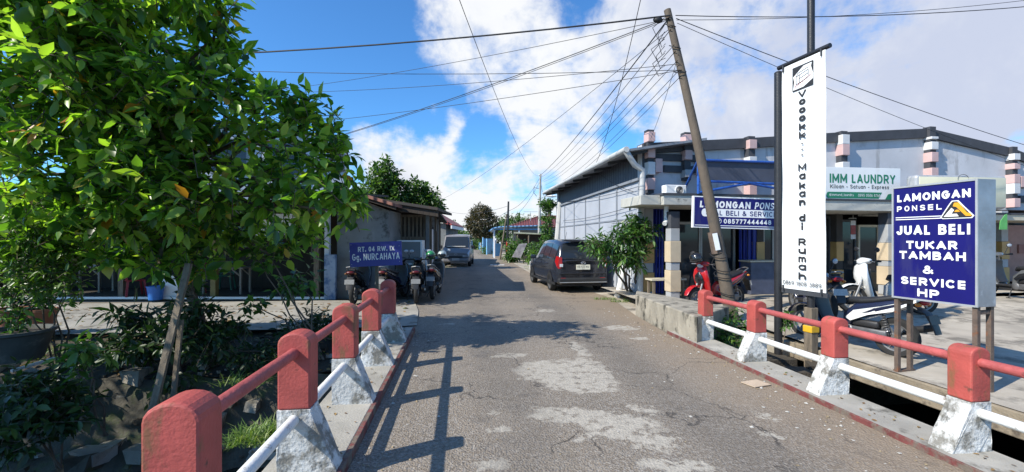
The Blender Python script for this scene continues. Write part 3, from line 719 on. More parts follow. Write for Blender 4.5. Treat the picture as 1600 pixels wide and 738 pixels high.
for ch, b in zip('Rumah', (.79, .83, .866, .90, .938)): TB(ch, b, .125, .11 if ch in 'Rh' else .085)
TB('0869 1808 3889', .972, .64, .066, .48, .004)
# emblem: stall drawing on a black square
def qd(pts, m, off): mb.poly([fpb(.27+a*.48, .022+b*.105, off) for a, b in pts], m)
qd([(0, 1), (1, 1), (1, 0), (0, 0)], M_txtb, .014)
qd([(.04, .95), (.55, .93), (1, .72), (1, .52), (.90, .2), (.94, .06), (.55, .07), (.04, .4), (.10, .6)], M_vinyl, .0165)
for x0, y0, x1, y1 in ((.2, .42, .78, .30), (.2, .42, .2, .74), (.2, .74, .36, .72), (.36, .72, .36, .38), (.36, .72, .78, .60), (.78, .30, .78, .60), (.2, .42, .28, .30), (.28, .30, .80, .2), (.36, .54, .78, .44)):
    dx, dy = x1-x0, y1-y0; l = math.hypot(dx, dy); ex, ey = -dy/l*.012, dx/l*.012
    qd([(x0+ex, y0+ey), (x1+ex, y1+ey), (x1-ex, y1-ey), (x0-ex, y0-ey)], M_txtb, .019)
M_dred = mat('dark red lettering', (.25, .03, .03), .5, .05)
for i in range(9):
    x0 = .12+i*.088; y0 = .86-i*.033; qd([(x0, y0), (x0+.055, y0-.02), (x0+.06, y0-.075), (x0+.008, y0-.055)], M_dred, .019)
mb.build('banner_cloth', root)
for a in (.05, .93):
    for b0_, b1_ in ((-.008, .022), (1.01, .985)): mb = MB(); mb.bar(fpb(a, b0_, .01), fpb(a, b1_, .01), .05, .012, M_drk, br); mb.build('clamp', root)

# street-name board on a wooden stake
yS = 8.05; a0 = P(546.5, 380, yS); b0 = P(628, 377, yS+.1); c0 = P(548, 418, yS); rS = (b0-a0).normalized(); hS = (a0-c0).length; wS = (b0-a0).length
cS = P(587.5, 397, yS+.05)
root = thing('street_name_board', 'small blue name board with white capitals on a wooden stake at the lane corner', 'sign', (cS.x, cS.y+.03, 0))
uS = (UP - rS*UP.dot(rS)).normalized(); nS = rS.cross(uS)
fps = panel(cS, rS, uS, wS, hS)
mb = MB(); mb.bar(cS-rS*wS/2, cS+rS*wS/2, hS, .018, M_sgn, nS) if False else None
vs = [fps(a, b, o_) for o_ in (0, -.018) for a, b in ((0, 1), (1, 1), (1, 0), (0, 0))]
mb.add(vs, [(0, 1, 2, 3), (7, 6, 5, 4), (0, 4, 5, 1), (1, 5, 6, 2), (2, 6, 7, 3), (3, 7, 4, 0)], M_sgn)
mb.text('RT. 04 RW. IX', fps(.51, .29), rS, uS, .70*wS, .21*hS, M_txt, .004, .035); mb.text('Gg. NURCAHAYA', fps(.50, .64), rS, uS, .91*wS, .34*hS, M_txt, .004, .035)
for a, b in ((.03, .09), (.95, .2), (.95, .85), (.03, .9)): mb.ball(fps(a, b, .003), .008, M_galv, 6, 4)
mb.build('board', root)
mb = MB(); mb.bar(V((cS.x+.01, cS.y+.045, -.05)), V((cS.x+.005, cS.y+.04, 1.5)), .05, .05, M_wood); mb.build('stake', root)
# ---------------------------------------------------------------- shop row on the right
FO = V((3.43, 11.5, 0)); FW = V((.985, .174, 0)).normalized(); FN = FW.cross(UP).normalized()
FA = rot_to(FW)
def fac(k, z, o=0.0): return FO + FW*k + FN*o + UP*z
def fk(px, o=0.0):
    t = (px-CX)/F; p = FO + FN*o
    return (t*p.y - p.x)/(FW.x - t*FW.y)
def fz(px, py, o=0.0):
    k = fk(px, o); return H-(py-CY)/F*(FO+FN*o+FW*k).y
M_lil = mat('pale lilac wall', (.53, .53, .55), .85, .1, 1.4, .15, 40, dirt=((.40, .40, .41), .56, 1.2), dirt2=((.25, .24, .23), .58, 3.0, (1, 1, .12), .55))
M_par = mat('charcoal band', (.05, .052, .06), .75, .2, 4, .1)
M_pink = mat('pink wall tile', (.56, .38, .36), .6, .1, 3); M_wtile = mat('white wall tile', (.60, .60, .60), .6, .08, 3)
M_beige = mat('beige wall tile', (.52, .42, .29), .55, .12, 3); M_gtile = mat('grey wall tile', (.34, .35, .36), .6, .1, 3); M_ochre = mat('ochre wall tile', (.48, .29, .10), .55, .12, 3)
M_blue = wave_mat('blue shutter', (.015, .028, .25), 0, 9, .02, .4, dirt=((.02, .02, .06), .6, 4))
M_bluep = mat('blue frame paint', (.02, .09, .36), .45, .1)
M_alu = mat('aluminium frame', (.32, .31, .29), .45, .1, metal=.2); M_cream = mat('cream paint', (.50, .45, .34), .6, .08)
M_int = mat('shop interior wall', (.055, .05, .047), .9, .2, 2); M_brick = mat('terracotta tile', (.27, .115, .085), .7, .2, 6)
M_board = mat('fascia concrete', (.46, .45, .40), .8, .15, 3, .2, dirt=((.12, .115, .10), .57, 3))
M_corr = wave_mat('corrugated sheet', (.30, .30, .30), 0, 7, .02, .5, metal=.4, dirt=((.12, .09, .07), .58, 2))
shop = thing('shop_building', 'row of pale lilac shops with charcoal parapet line and pink tiled pilasters', 'shop', fac(8, 0))
K1 = fk(1700)
top = [(1003, 226), (1168, 218), (1310, 209), (1448, 203), (1575, 233), (1640, 258), (1700, 282)]
pts = [(fk(px), fz(px, py)) for px, py in top]
mb = MB(); mb.prism([(pts[0][0], 2.55)] + [(pts[-1][0], 2.55)] + pts[::-1], fac(0, 0, -.25), FW, UP, .25, M_lil)
# side walls and back so the block is a real volume
d = 9.0
mb.box(fac(pts[0][0]+2.4, 1.9, -.25-d/2), (.2, d, 3.8), M_lil, FA); mb.box(fac(pts[-1][0]-.1, 1.9, -.25-d/2), (.2, d, 3.6), M_lil, FA)
mb.box(fac((pts[0][0]+pts[-1][0])/2+1.2, 1.9, -.25-d), (pts[-1][0]-2.4, .2, 3.8), M_lil, FA)
mb.build('wall', shop)
mb = MB(); mb.prism([(pts[0][0]+2.3, 3.5), (pts[-1][0], 3.2), (pts[-1][0], 3.26), (pts[3][0], 4.3), (pts[0][0]+2.3, 3.7)], fac(0, 0, -.3), FW, UP, -d+.2, M_corr); mb.build('roof', shop)
mb = MB()
for (ka, za), (kb, zb_) in zip(pts, pts[1:]):
    mb.prism([(ka, za-.25), (kb, zb_-.25), (kb, zb_+.02), (ka, za+.02)], fac(0, 0, -.28), FW, UP, .37, M_par)
for pa, pb, ya, yb in ((1016, 1094, 240.5, 251), (1036, 1086, 259, 269.5), (1580, 1600, 283, 294), (1590, 1700, 306, 317)):
    ka, kb = fk(pa), fk(pb); za, zb_ = fz(pa, ya), fz(pa, yb); mb.box(fac((ka+kb)/2, (za+zb_)/2, .02), (kb-ka, .1, za-zb_), M_par, FA)
mb.build('parapet_band', shop)
cols = {'p': M_pink, 'w': M_wtile, 'd': M_par, 'g': M_gtile}
PIL = [(1012, 205, [('d', 4), ('p', 15), ('d', 9), ('p', 16), ('d', 6), ('w', 20), ('d', 5), ('p', 18), ('d', 5)], 12),
       (1069, 209, [('d', 4), ('p', 14), ('d', 10), ('p', 15), ('d', 15), ('g', 12), ('d', 4)], 12),
       (1168, 215, [('d', 6), ('p', 14), ('d', 12), ('w', 20), ('p', 20), ('d', 4), ('p', 16)], 13),
       (1311, 207, [('d', 6), ('w', 15), ('p', 17), ('d', 10), ('w', 16), ('p', 14)], 13),
       (1448, 200, [('d', 16), ('w', 4), ('d', 4), ('w', 12), ('d', 4), ('p', 15), ('d', 9), ('p', 14)], 13),
       (1575, 231, [('d', 11), ('w', 10), ('d', 5), ('p', 9), ('d', 8), ('p', 14), ('w', 16), ('d', 7), ('p', 14)], 12)]
for px, y, blocks, wp in PIL:
    mb = MB(); k = fk(px); yy = FO.y + FW.y*k; ww = wp/F*yy
    for cc, hp in blocks:
        z1 = H-(y-CY)/F*yy; z0 = H-(y+hp-CY)/F*yy; y += hp
        pr = .26 if cc != 'd' else .2; w_ = ww if cc != 'd' else ww*.86
        mb.box(fac(k, (z0+z1)/2, pr/2-.03), (w_, pr, z1-z0-.004), cols[cc], FA, .012 if cc != 'd' else 0)
    mb.build('pilaster', shop)
mb = MB()
for pa, ya, yb in ((1024, 250, 271), (1090, 254, 274), (1586, 277, 294)):
    mb = MB(); mb.box(fac(fk(pa), (fz(pa, ya)+fz(pa, yb))/2, .09), (.19, .24, fz(pa, ya)-fz(pa, yb)), M_pink, FA, .012); mb.build('wall_block', shop)
# canopies: slabs in front of the shop fronts
CD = 1.45
def canopy(pa, pb, ztop, t, m, dep=CD, name='canopy'):
    ka, kb = fk(pa, dep), fk(pb, dep); mb = MB()
    mb.box(fac((ka+kb)/2, ztop-t/2, dep/2+.002), (kb-ka, dep, t), m, FA, .01)
    mb.box(fac((ka+kb)/2, ztop+.02, dep/2), (kb-ka+.06, dep+.05, .05), M_drk, FA)
    return mb.build(name, shop)
canopy(1037, 1262, 2.66, .23, M_board); canopy(1266, 1420, 2.60, .25, M_board); canopy(1424, 1545, 2.52, .22, M_board); canopy(1549, 1720, 2.30, .16, M_cream)
mb = MB(); mb.box(fac(fk(1037, CD)-.26, 2.545, .78), (.5, 1.1, .22), M_board, FA, .01); mb.build('canopy', shop)
# shop fronts, set back behind the canopy
BO = -.02
def front(px): return fk(px, BO)
mb = MB(); ka, kb = pts[0][0], pts[-1][0]
mb.box(fac((ka+kb)/2+.5, .1, -1.2), (kb-ka-1.0, 2.4, .2), M_brick, FA); mb.box(fac((ka+kb)/2, .095, .8), (kb-ka, 1.6, .2), M_lot, FA); mb.box(fac((ka+kb)/2+4, .10, 1.85), (kb-ka-5, .5, .2), M_brick, FA)
mb.build('floor', shop)
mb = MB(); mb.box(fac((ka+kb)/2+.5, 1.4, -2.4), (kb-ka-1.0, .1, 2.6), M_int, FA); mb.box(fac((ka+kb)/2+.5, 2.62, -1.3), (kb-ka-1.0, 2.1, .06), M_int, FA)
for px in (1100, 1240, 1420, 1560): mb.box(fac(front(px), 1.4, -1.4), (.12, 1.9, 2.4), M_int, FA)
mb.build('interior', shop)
def tiled_column(px, o, w, seq, zb=.2, name='column'):
    mb = MB(); k = fk(px, o); z = zb
    for m_, h in seq:
        mb.box(fac(k, z+h/2, o), (w*(1.0 if m_ in (M_beige, M_ochre) else .86), w*(1.0 if m_ in (M_beige, M_ochre) else .86), h-.004), m_, FA, .008); z += h
    return mb.build(name, shop)
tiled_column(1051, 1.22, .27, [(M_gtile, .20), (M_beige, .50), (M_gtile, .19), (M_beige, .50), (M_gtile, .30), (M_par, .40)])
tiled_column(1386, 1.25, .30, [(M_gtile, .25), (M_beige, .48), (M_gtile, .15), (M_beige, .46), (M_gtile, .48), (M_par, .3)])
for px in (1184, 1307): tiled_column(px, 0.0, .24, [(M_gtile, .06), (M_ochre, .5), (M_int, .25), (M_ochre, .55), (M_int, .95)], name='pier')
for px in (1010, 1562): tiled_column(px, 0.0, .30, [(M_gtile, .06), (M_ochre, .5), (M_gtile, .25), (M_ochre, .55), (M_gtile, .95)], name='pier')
# roller shutters folded to the side, doors with glass
for pa, pb in ((1018, 1034), (1152, 1178)):
    mb = MB(); ka, kb = front(pa), front(pb); n = 7
    for i in range(n):
        k = lerp(ka, kb, (i+.5)/n); mb.box(fac(k, 1.38, .06+(.05 if i % 2 else 0)), ((kb-ka)/n*1.02, .03, 2.34), M_blue, FA+(.35 if i % 2 else -.35))
    mb.build('folding_shutter', shop)
def glazed(pa, pb, z0, z1, nv, m=M_alu, inset=-.12, nm='glass_door', kick=0.0):
    mb = MB(); ka, kb = front(pa), front(pb)
    for i in range(nv+1): mb.box(fac(lerp(ka, kb, i/nv), (z0+z1)/2, inset), (.06, .07, z1-z0), m, FA)
    for z in (z0+.03, z1-.03) + ((z0+kick,) if kick else ()): mb.box(fac((ka+kb)/2, z, inset), (kb-ka-.06, .055, .07), m, FA)
    fr = mb.build(nm, shop)
    g = MB(); g.box(fac((ka+kb)/2, (z0+z1)/2, inset), (kb-ka-.06, .012, z1-z0-.06), M_glass, FA); g.build('pane', fr)
glazed(1062, 1096, .22, 2.1, 1); glazed(1098, 1150, .22, 2.3, 2, M_alu); glazed(1196, 1226, .22, 2.3, 2, kick=.75); glazed(1228, 1300, .22, 2.3, 3, M_drk)
glazed(1316, 1340, .22, 2.2, 1, M_drk); glazed(1346, 1376, .22, 2.05, 1, M_cream); glazed(1396, 1420, .22, 2.2, 1, M_drk); glazed(1430, 1555, .22, 2.2, 4, M_drk)
mb = MB(); ka, kb = front(1572), front(1700); mb.box(fac((ka+kb)/2, 1.15, -.9), (kb-ka, .08, 1.9), mat('salmon wall', (.40, .22, .17), .8, .1), FA)
for i in range(4): mb.box(fac(lerp(ka, kb, .12+.25*i), 1.3, -.85), (.5, .06, .3), M_brick, FA)
mb.build('back_wall', shop)
mb = MB(); mb.bar(fac(front(1316), 2.42, .3), fac(front(1372), 2.36, .3), .25, .03, M_cream, UP); mb.build('awning_rail', shop)
# things inside and in front of the phone shop
def shelf(name, label, px, o, w, h, seed):
    rg = random.Random(seed); root = thing(name, label, 'shelf', fac(front(px), .2, o)); k = front(px)
    mb = MB()
    for s_ in (-1, 1): mb.box(fac(k+s_*w/2, .2+h/2, o), (.03, .35, h), M_cream, FA)
    for i in range(4): mb.box(fac(k, .22+h*i/3.3, o), (w-.03, .34, .025), M_cream, FA)
    mb.build('shelves', root); mb = MB()
    pal = [mat('stock '+n_, c_, .5, .1) for n_, c_ in (('red', (.4, .04, .03)), ('white', (.6, .6, .58)), ('blue', (.04, .1, .35)), ('yellow', (.55, .4, .05)), ('green', (.05, .25, .1)))]
    for i in range(4):
        x = -w/2+.05
        while x < w/2-.08:
            b = rg.uniform(.05, .13); hh = rg.uniform(.08, .22); mb.box(fac(k+x+b/2, .235+h*i/3.3+hh/2, o+.05), (b*.9, .18, hh), rg.choice(pal), FA); x += b+.01
    o_ = mb.build('stock', root); o_['kind'] = 'stuff'
shelf('display_shelf', 'display shelf of small goods behind the glass beside the beige tiled column', 1082, -1.0, 1.3, 1.5, 3)
shelf('display_shelf', 'display shelf of boxed goods inside the shop with the red doorway flag', 1330, -1.2, 1.1, 1.6, 5)
mb = MB(); k = fk(1040, .9); c = fac(k, .2, .9); root = thing('wooden_bench', 'light wooden bench between the blue folding shutter and the beige tiled column', 'bench', c)
mb.box(c+UP*.46, (.9, .35, .04), M_cream, FA); mb.build('seat', root)
for sx_ in (-.38, .38):
    for sy_ in (-.13, .13): mb = MB(); mb.box(c+FW*sx_+FN*sy_+UP*.22, (.05, .05, .44), M_wood, FA); mb.build('leg', root)
# stools, boxes and a counter that crowd the shop fronts
def stool(px, o, m, lab):
    c = fac(front(px), .2, o); root = thing('plastic_stool', lab, 'stool', c, 'stools by the shop fronts')
    mb = MB(); mb.lathe([(0, .44), (.14, .44), (.155, .42), (.15, .38), (.13, .38)], c, m, UP, 16); mb.build('seat', root)
    for i in range(4): a = .78+i*1.571; d_ = V((math.cos(a), math.sin(a), 0)); mb = MB(); mb.bar(c+d_*.11+UP*.41, c+d_*.16, .04, .02, m); mb.build('leg', root)
stool(1108, .45, mat('blue stool plastic', (.03, .10, .36), .4, .1), 'blue plastic stool by the glass front behind the leaning pole'); stool(1420, .5, mat('green stool plastic', (.03, .22, .12), .4, .1), 'green plastic stool in the shade behind the navy sign box')
def carton(px, o, w, d_, h, lab, z=.2):
    c = fac(front(px), z, o); mb = MB(); mb.box(c+UP*h/2, (w, d_, h), mat('carton board', (.30, .21, .13), .85, .15, 3), FA+.1, .006); mb.box(c+UP*(h+.002), (.06, d_-.02, .004), M_cream, FA+.1)
    tag(mb.build('carton'), lab, 'carton', 'cartons by the shop fronts')
carton(1206, .4, .5, .4, .38, 'brown carton left of the banner post in front of the glass door'); carton(1352, .35, .45, .4, .5, 'tall brown carton at the laundry door frame'); carton(1204, .42, .34, .3, .24, 'smaller carton stacked on the carton left of the banner post', .584)
mb = MB(); c = fac(front(1165), .2, .55); mb.box(c+UP*.42, (.9, .4, .84), mat('counter panel', (.07, .08, .12), .6, .2), FA, .01); mb.box(c+UP*.86, (.98, .46, .04), M_cream, FA, .006); tag(mb.build('counter'), 'low dark counter with a cream top before the blue folding shutter', 'counter')
# red and white vertical flag hung in a doorway
mb = MB(); k = fk(1333, .35)
for i in range(4): mb.box(fac(k, 1.70+.13*i, .35), (.16, .012, .125), [M_wtile, M_lampred, M_lampred, M_wtile][i], FA)
mb.bar(fac(k-.15, 2.22, .35), fac(k+.1, 2.22, .35), .02, .02, M_alu); mb.bar(fac(k, 2.2, .35), fac(k, 2.45, .35), .01, .01, M_alu)
tag(mb.build('doorway_flag'), 'small red and white hanging flag in the dark laundry doorway', 'flag')
# downspout with elbow under the left canopy
mb = MB(); kk = fk(1041, 1.1); mb.tube([fac(kk, 2.44, 1.1), fac(kk, 2.16, 1.1), fac(kk-.03, 2.06, 1.14), fac(kk-.1, 2.0, 1.2)], .055, M_wpipe, 10); mb.build('downspout', shop)
# air-conditioner on the canopy
k = fk(1053, .75); c = fac(k, 2.70, .75); root = thing('air_conditioner', 'white outdoor air conditioner unit with round fan sitting on the concrete canopy', 'air conditioner', c)
mb = MB(); mb.box(c+UP*.14, (.55, .22, .27), M_white, FA, .015); mb.build('casing', root)
mb = MB(); mb.lathe([(.115, .0), (.115, .02), (.10, .02), (.10, .0)], c+UP*.14+FN*.112+FW*.08, M_white, FN, 20)
for i in range(5): mb.lathe([(.02+.018*i, .012), (.023+.018*i, .018), (.026+.018*i, .012)], c+UP*.14+FN*.112+FW*.08, M_galv, FN, 20)
mb.build('fan_grille', root)
mb = MB(); mb.lathe([(.0, .004), (.1, .004)], c+UP*.14+FN*.111+FW*.08, M_drk, FN, 20); mb.build('fan', root)
for s_ in (-.2, .2): mb = MB(); mb.box(c+FW*s_-UP*.005, (.05, .25, .02), M_galv, FA); mb.build('foot', root)
# blue pipe frame carrying a dark sheet, above the sign
def cano(px, py, o): k = fk(px, o); yy = (FO+FN*o+FW*k).y; return fac(k, H-(py-CY)/F*yy, o)
so_ = 1.5
root = thing('pipe_scaffold', 'blue welded pipe frame holding a dark blue sheet on top of the canopy', 'scaffold', cano(1180, 300, so_))
mb = MB()
Lt, Lb, Rt, Rb = cano(1091, 250, so_), cano(1091, 303, so_), cano(1272, 256, so_), cano(1272, 306, so_)
for a, b in ((Lt, Lb), (Rt, Rb), (Lt, Rt), (cano(1091, 283, so_), cano(1272, 290, so_)), (cano(1092, 301, so_), cano(1168, 287, so_)), (cano(1172, 287, so_), cano(1272, 306, so_)), (Lt, cano(1066, 303, .3)), (Rt, fac(fk(1262), 2.7, .3))):
    mb.tube([a, b], .03, M_bluep, 8)
mb.build('pipe_frame', root)
mb = MB(); e = -.02
vs = []
for o_ in (so_-.03, so_-.045): vs += [cano(1093, 282, o_), cano(1270, 289, o_), cano(1270, 257, o_), cano(1093, 251, o_)]
mb.add(vs, [(0, 1, 2, 3), (7, 6, 5, 4), (0, 4, 5, 1), (1, 5, 6, 2), (2, 6, 7, 3), (3, 7, 4, 0)], mat('dark blue sheet', (.055, .062, .088), .75, .25, 2, dirt=((.07, .075, .09), .58, 2.5))); mb.build('sheet', root)
# wide phone-shop sign hanging from the canopy edge
yS = 9.72; a0 = P(1083, 306, yS); b0 = P(1232, 311.5, yS+.25); c0 = P(1083, 355.5, yS); rS = (b0-a0).normalized(); wS = (b0-a0).length; hS = (a0-c0).length
uS = (UP - rS*UP.dot(rS)).normalized(); cS = (b0+c0)/2; nS = rS.cross(uS)
root = thing('shop_sign', 'wide blue shop sign with white capitals and phone number hung under the canopy', 'sign', (cS.x, cS.y, cS.z-.35))
f2 = panel(cS, rS, uS, wS, hS)
mb = MB(); vs = [f2(a, b, o_) for o_ in (0, -.07) for a, b in ((0, 1), (1, 1), (1, 0), (0, 0))]
mb.add(vs, [(0, 1, 2, 3), (7, 6, 5, 4), (0, 4, 5, 1), (1, 5, 6, 2), (2, 6, 7, 3), (3, 7, 4, 0)], M_txt); mb.build('box', root)
mb = MB(); mb.poly([f2(a, b, .004) for a, b in ((.012, .965), (.988, .965), (.988, .035), (.012, .035))], M_navy); mb.poly([f2(a, b, .006) for a, b in ((.02, .93), (.98, .93), (.98, .91), (.02, .91))], M_txt)
mb.text('LAMONGAN', f2(.33, .25), rS, uS, .53*wS, .22*hS, M_txt, .008, .06, .12); mb.text('PONSEL', f2(.785, .25), rS, uS, .30*wS, .22*hS, M_txt, .008, .045, .25)
n = 8; pill = [(.115+math.cos(math.pi*(.5+i/n))*.03, .515+math.sin(math.pi*(.5+i/n))*-.125) for i in range(n+1)]+[(.90+math.cos(math.pi*(-.5+i/n))*.03, .515+math.sin(math.pi*(-.5+i/n))*-.125) for i in range(n+1)]
mb.poly([f2(a, b, .006) for a, b in pill], M_txt)
mb.text('JUAL BELI & SERVICE', f2(.50, .515), rS, uS, .74*wS, .16*hS, M_navy, .009, .025)
mb.text('085777444448', f2(.565, .775), rS, uS, .50*wS, .15*hS, M_txt, .008, .035)
mb.poly([f2(.27+math.cos(i*.524)*.024, .775+math.sin(i*.524)*.08, .008) for i in range(12)][::-1], M_txt); mb.poly([f2(.27+math.cos(i*.524)*.018, .775+math.sin(i*.524)*.06, .010) for i in range(12)][::-1], M_navy)
mb.bar(f2(.263, .80, .012), f2(.277, .75, .012), .012, .004, M_txt, nS)
mb.build('face', root)
# laundry sign on the canopy edge
yS = 11.35; a0 = P(1272, 259, yS); b0 = P(1407, 265, yS+.35); c0 = P(1272, 314, yS); rS = (b0-a0); wS = rS.length; rS.normalize(); rS = V((rS.x, rS.y, 0)).normalized(); hS = (a0-c0).length; cS = (b0+c0)/2
root = thing('shop_sign', 'white laundry sign with green lettering standing on the canopy', 'sign', (cS.x, cS.y, cS.z-hS/2))
f2 = panel(cS, rS, UP, wS, hS)
mb = MB(); mb.box(cS-rS.cross(UP)*.05, (wS, .1, hS), M_vinyl, rot_to(rS), .006); mb.build('box', root)
mb = MB(); mb.text('IMM LAUNDRY', f2(.555, .32), rS, UP, .76*wS, .26*hS, M_grn, .005, .03); mb.text('Kiloan - Satuan - Express', f2(.52, .565), rS, UP, .68*wS, .14*hS, M_gray, .005, .02)
mb.poly([f2(.16+math.cos(math.pi*(.5+i/8))*.022, .80-math.sin(math.pi*(.5+i/8))*.09, .004) for i in range(9)]+[f2(.74, .89, .004), f2(.78, .71, .004)], M_grn)
mb.text('@immund_laundry', f2(.31, .80), rS, UP, .28*wS, .09*hS, M_txt, .007, .01); mb.text('0895 0506 8768', f2(.63, .80), rS, UP, .26*wS, .08*hS, M_txt, .007, .01)
mb.poly([f2(.72, .99, .004), f2(.93, .99, .004), f2(.93, .72, .004), f2(.85, .76, .004), f2(.82, .90, .004)], M_grn)
mb.poly([f2(.74, .985, .006), f2(.90, .985, .006), f2(.92, .93, .006), f2(.80, .96, .006)], M_pink)
mb.build('face', root)
for a in (.1, .9): mb = MB(); mb.bar(f2(a, .995, -.06), f2(a, 1.0, -.06)-UP*.16, .05, .05, M_alu); mb.build('support', root)
# cream light box on the canopy behind the blue sign
yS = 11.0; a0 = P(1424, 273, yS); b0 = P(1563, 279, yS+.25); wS = (b0-a0).length; rS = V((b0.x-a0.x, b0.y-a0.y, 0)).normalized(); zt_ = a0.z-.02; zb_ = 2.4; cS = (a0+b0)/2; cS.z = (zt_+zb_)/2
root = thing('light_box', 'cream rounded light box on the canopy half hidden behind the navy sign', 'light box', (cS.x, cS.y, zb_))
mb = MB(); mb.box(cS, (wS, .3, zt_-zb_), M_galv, rot_to(rS), .07); mb.build('casing', root)
mb = MB(); mb.box(cS+rS.cross(UP)*.152, (wS-.10, .012, zt_-zb_-.1), mat('cream sign face', (.62, .60, .44), .5, .06, 2), rot_to(rS), .004)
f2 = panel(cS+rS.cross(UP)*.158, rS, UP, wS, zt_-zb_); pts_c = [f2(.5+math.cos(t)*.06, .11+math.sin(t)*.13) for t in [i*.4 for i in range(16)]]
mb.tube(pts_c, .008, M_gray, 5); mb.build('face', root)
mb = MB(); c = P(1562, 346, 10.6)
cl = [V((0, 0, 0)), V((.22, .03, 0)), V((.22, .03, .38)), V((.16, .02, .36)), V((.02, 0, .2))]; cl2 = [p+V((0, .015, 0)) for p in cl]
mb.add([c-UP*.2+p for p in cl+cl2], [(0, 1, 2, 3, 4), (9, 8, 7, 6, 5)]+[(j, (j+1) % 5, 5+(j+1) % 5, 5+j)[::-1] for j in range(5)], mat('green cloth', (.10, .36, .10), .7, .15))
tag(mb.build('green_pennant'), 'small green cloth pennant at the canopy end beside the cream light box', 'pennant')
# ---------------------------------------------------------------- warehouse beside the lane
WT, WS0, WS1, EZ = 4.7, 11.0, 21.0, 3.95
wh = thing('warehouse', 'long pale grey warehouse wall under a dark eave beside the lane', 'warehouse', R(15, WT, 0))
M_whw = mat('warehouse render', (.37, .395, .44), .85, .08, 1.2, .15, 40, dirt=((.42, .43, .45), .6, 1.4)); M_batten = mat('wall batten', (.21, .23, .26), .7, .1, 3)
M_shtd = wave_mat('dark cladding', (.075, .082, .10), 1, 5, .012, .6)
mb = MB(); mb.box(R((WS0+WS1)/2, WT+.12, 1.62), (.24, WS1-WS0, 3.24), M_whw, TH); mb.box(R((WS0+WS1)/2, WT+.16, 3.6), (.2, WS1-WS0, .76), M_shtd, TH)
mb.box(R(WS1-.1, WT+1.2, 1.95), (2.4, .2, 3.9), M_whw, TH)
mb.build('wall', wh)
mb = MB()
for s_ in [WS0+.05+1.66*i for i in range(7)]: mb.box(R(s_, WT-.012, 1.62), (.03, .07, 3.2), M_batten, TH)
for z in (1.15, 2.2, 3.22): mb.box(R((WS0+WS1)/2, WT-.008 if z < 3 else WT-.03, z), (.022 if z < 3 else .08, WS1-WS0, .045 if z < 3 else .07), M_batten, TH)
mb.build('batten', wh)
mb = MB(); e0 = WT-.52
pf = [(e0, EZ-.10), (e0, EZ-.04), (WT+1.6, EZ+.30), (WT+1.6, EZ+.24)]
for s0, s1 in ((WS0-.45, WS1+.5),): mb.prism([(a-e0, b) for a, b in pf], R(s0, e0), W, UP, -(s1-s0), wave_mat('roof sheet', (.24, .25, .27), 1, 4, .02, .5, metal=.3))
mb.build('roof', wh)
mb = MB()
for i in range(9): s_ = WS0-.2+1.3*i; mb = MB(); mb.bar(R(s_, e0+.02, EZ-.14), R(s_, WT+.1, EZ-.02), .05, .09, M_drk); mb.build('rafter', wh)
mb = MB(); mb.tube([R(WS0-.5, e0-.05, EZ-.06), R(WS1+.5, e0-.05, EZ-.02)], .075, M_pvc, 10); mb.build('gutter', wh)
mb = MB(); pA = R(WS0-.40, e0-.05, EZ-.06); mb.tube([pA, pA+W*.08-UP*.12, R(WS0-.35, WT-.30, EZ-.42), R(WS0-.30, WT-.06, EZ-.55), R(WS0-.30, WT-.07, EZ-.9), R(WS0-.25, WT-.09, 2.2), R(WS0-.2, WT-.09, .1)], .075, M_pvc, 10)
for z in (3.0, 2.6, 1.6): mb.lathe([(.085, -.02), (.085, .02)], R(WS0-.29, WT-.08, z), M_galv, UP, 12)
mb.build('downpipe', wh)
mb = MB(); a = R(WS1+.6, WT-.2, 0); 
# leaning white lamp arm post and old capped pipe near the vines
mb.tube([P(868, 412, 21), P(876, 316, 20.6)], .14, mat('lime-washed post', (.50, .50, .48), .8, .1, 4, dirt=((.2, .2, .18), .6, 4)), 8)
tag(mb.build('leaning_post'), 'pale concrete post leaning against the far end of the warehouse wall', 'post')
# white drain pipe by the small tree
mb = MB(); p = G(966, 464); mb.tube([p+V((.22, .1, 1.0)), p+V((.10, .06, .45)), p+UP*.08, p-V((.05, .08, -.03))], .085, M_wpipe, 12)
tag(mb.build('drain_pipe'), 'thick white plastic drain pipe bending to the ground beside the small tree', 'pipe')
# ---------------------------------------------------------------- left side: white house, stall, grey house, shacks
M_grey = mat('grey render', (.21, .22, .22), .9, .2, 1.6, .2, 30, dirt=((.07, .07, .065), .55, 2.2), dirt2=((.30, .31, .31), .62, 3, (1, 1, .4), .5))
M_whouse = mat('white render', (.60, .61, .63), .85, .06, 1.2, dirt=((.45, .45, .46), .6, 1.2))
M_tile = wave_mat('clay roof tiles', (.20, .085, .06), 0, 4, .03, .7, dirt=((.09, .06, .05), .55, 3))
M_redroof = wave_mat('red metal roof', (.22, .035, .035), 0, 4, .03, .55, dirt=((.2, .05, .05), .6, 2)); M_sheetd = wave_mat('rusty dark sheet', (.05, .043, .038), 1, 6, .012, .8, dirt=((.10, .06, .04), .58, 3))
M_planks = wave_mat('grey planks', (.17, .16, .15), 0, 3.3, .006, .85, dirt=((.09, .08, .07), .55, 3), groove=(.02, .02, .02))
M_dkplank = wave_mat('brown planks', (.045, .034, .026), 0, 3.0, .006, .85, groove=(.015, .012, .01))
ho = thing('white_house', 'two-storey white house with louvred band rising behind the leafy tree', 'house', (-10, 18, 0))
HA = .34; HC = V((-6.05, 15.75, 0)); hx = V((math.cos(HA), math.sin(HA), 0)); hy = V((-math.sin(HA), math.cos(HA), 0))
hp = lambda a, b, z: HC - hx*a + hy*b + UP*z
mb = MB(); mb.box(hp(2.3, 2.0, 2.65), (4.6, 4.0, 5.3), M_whouse, HA); mb.build('wall', ho)
mb = MB(); mb.box(hp(2.3, 2.0, 5.34), (4.7, 4.1, .08), M_par, HA); mb.build('roof', ho)
mb = MB()
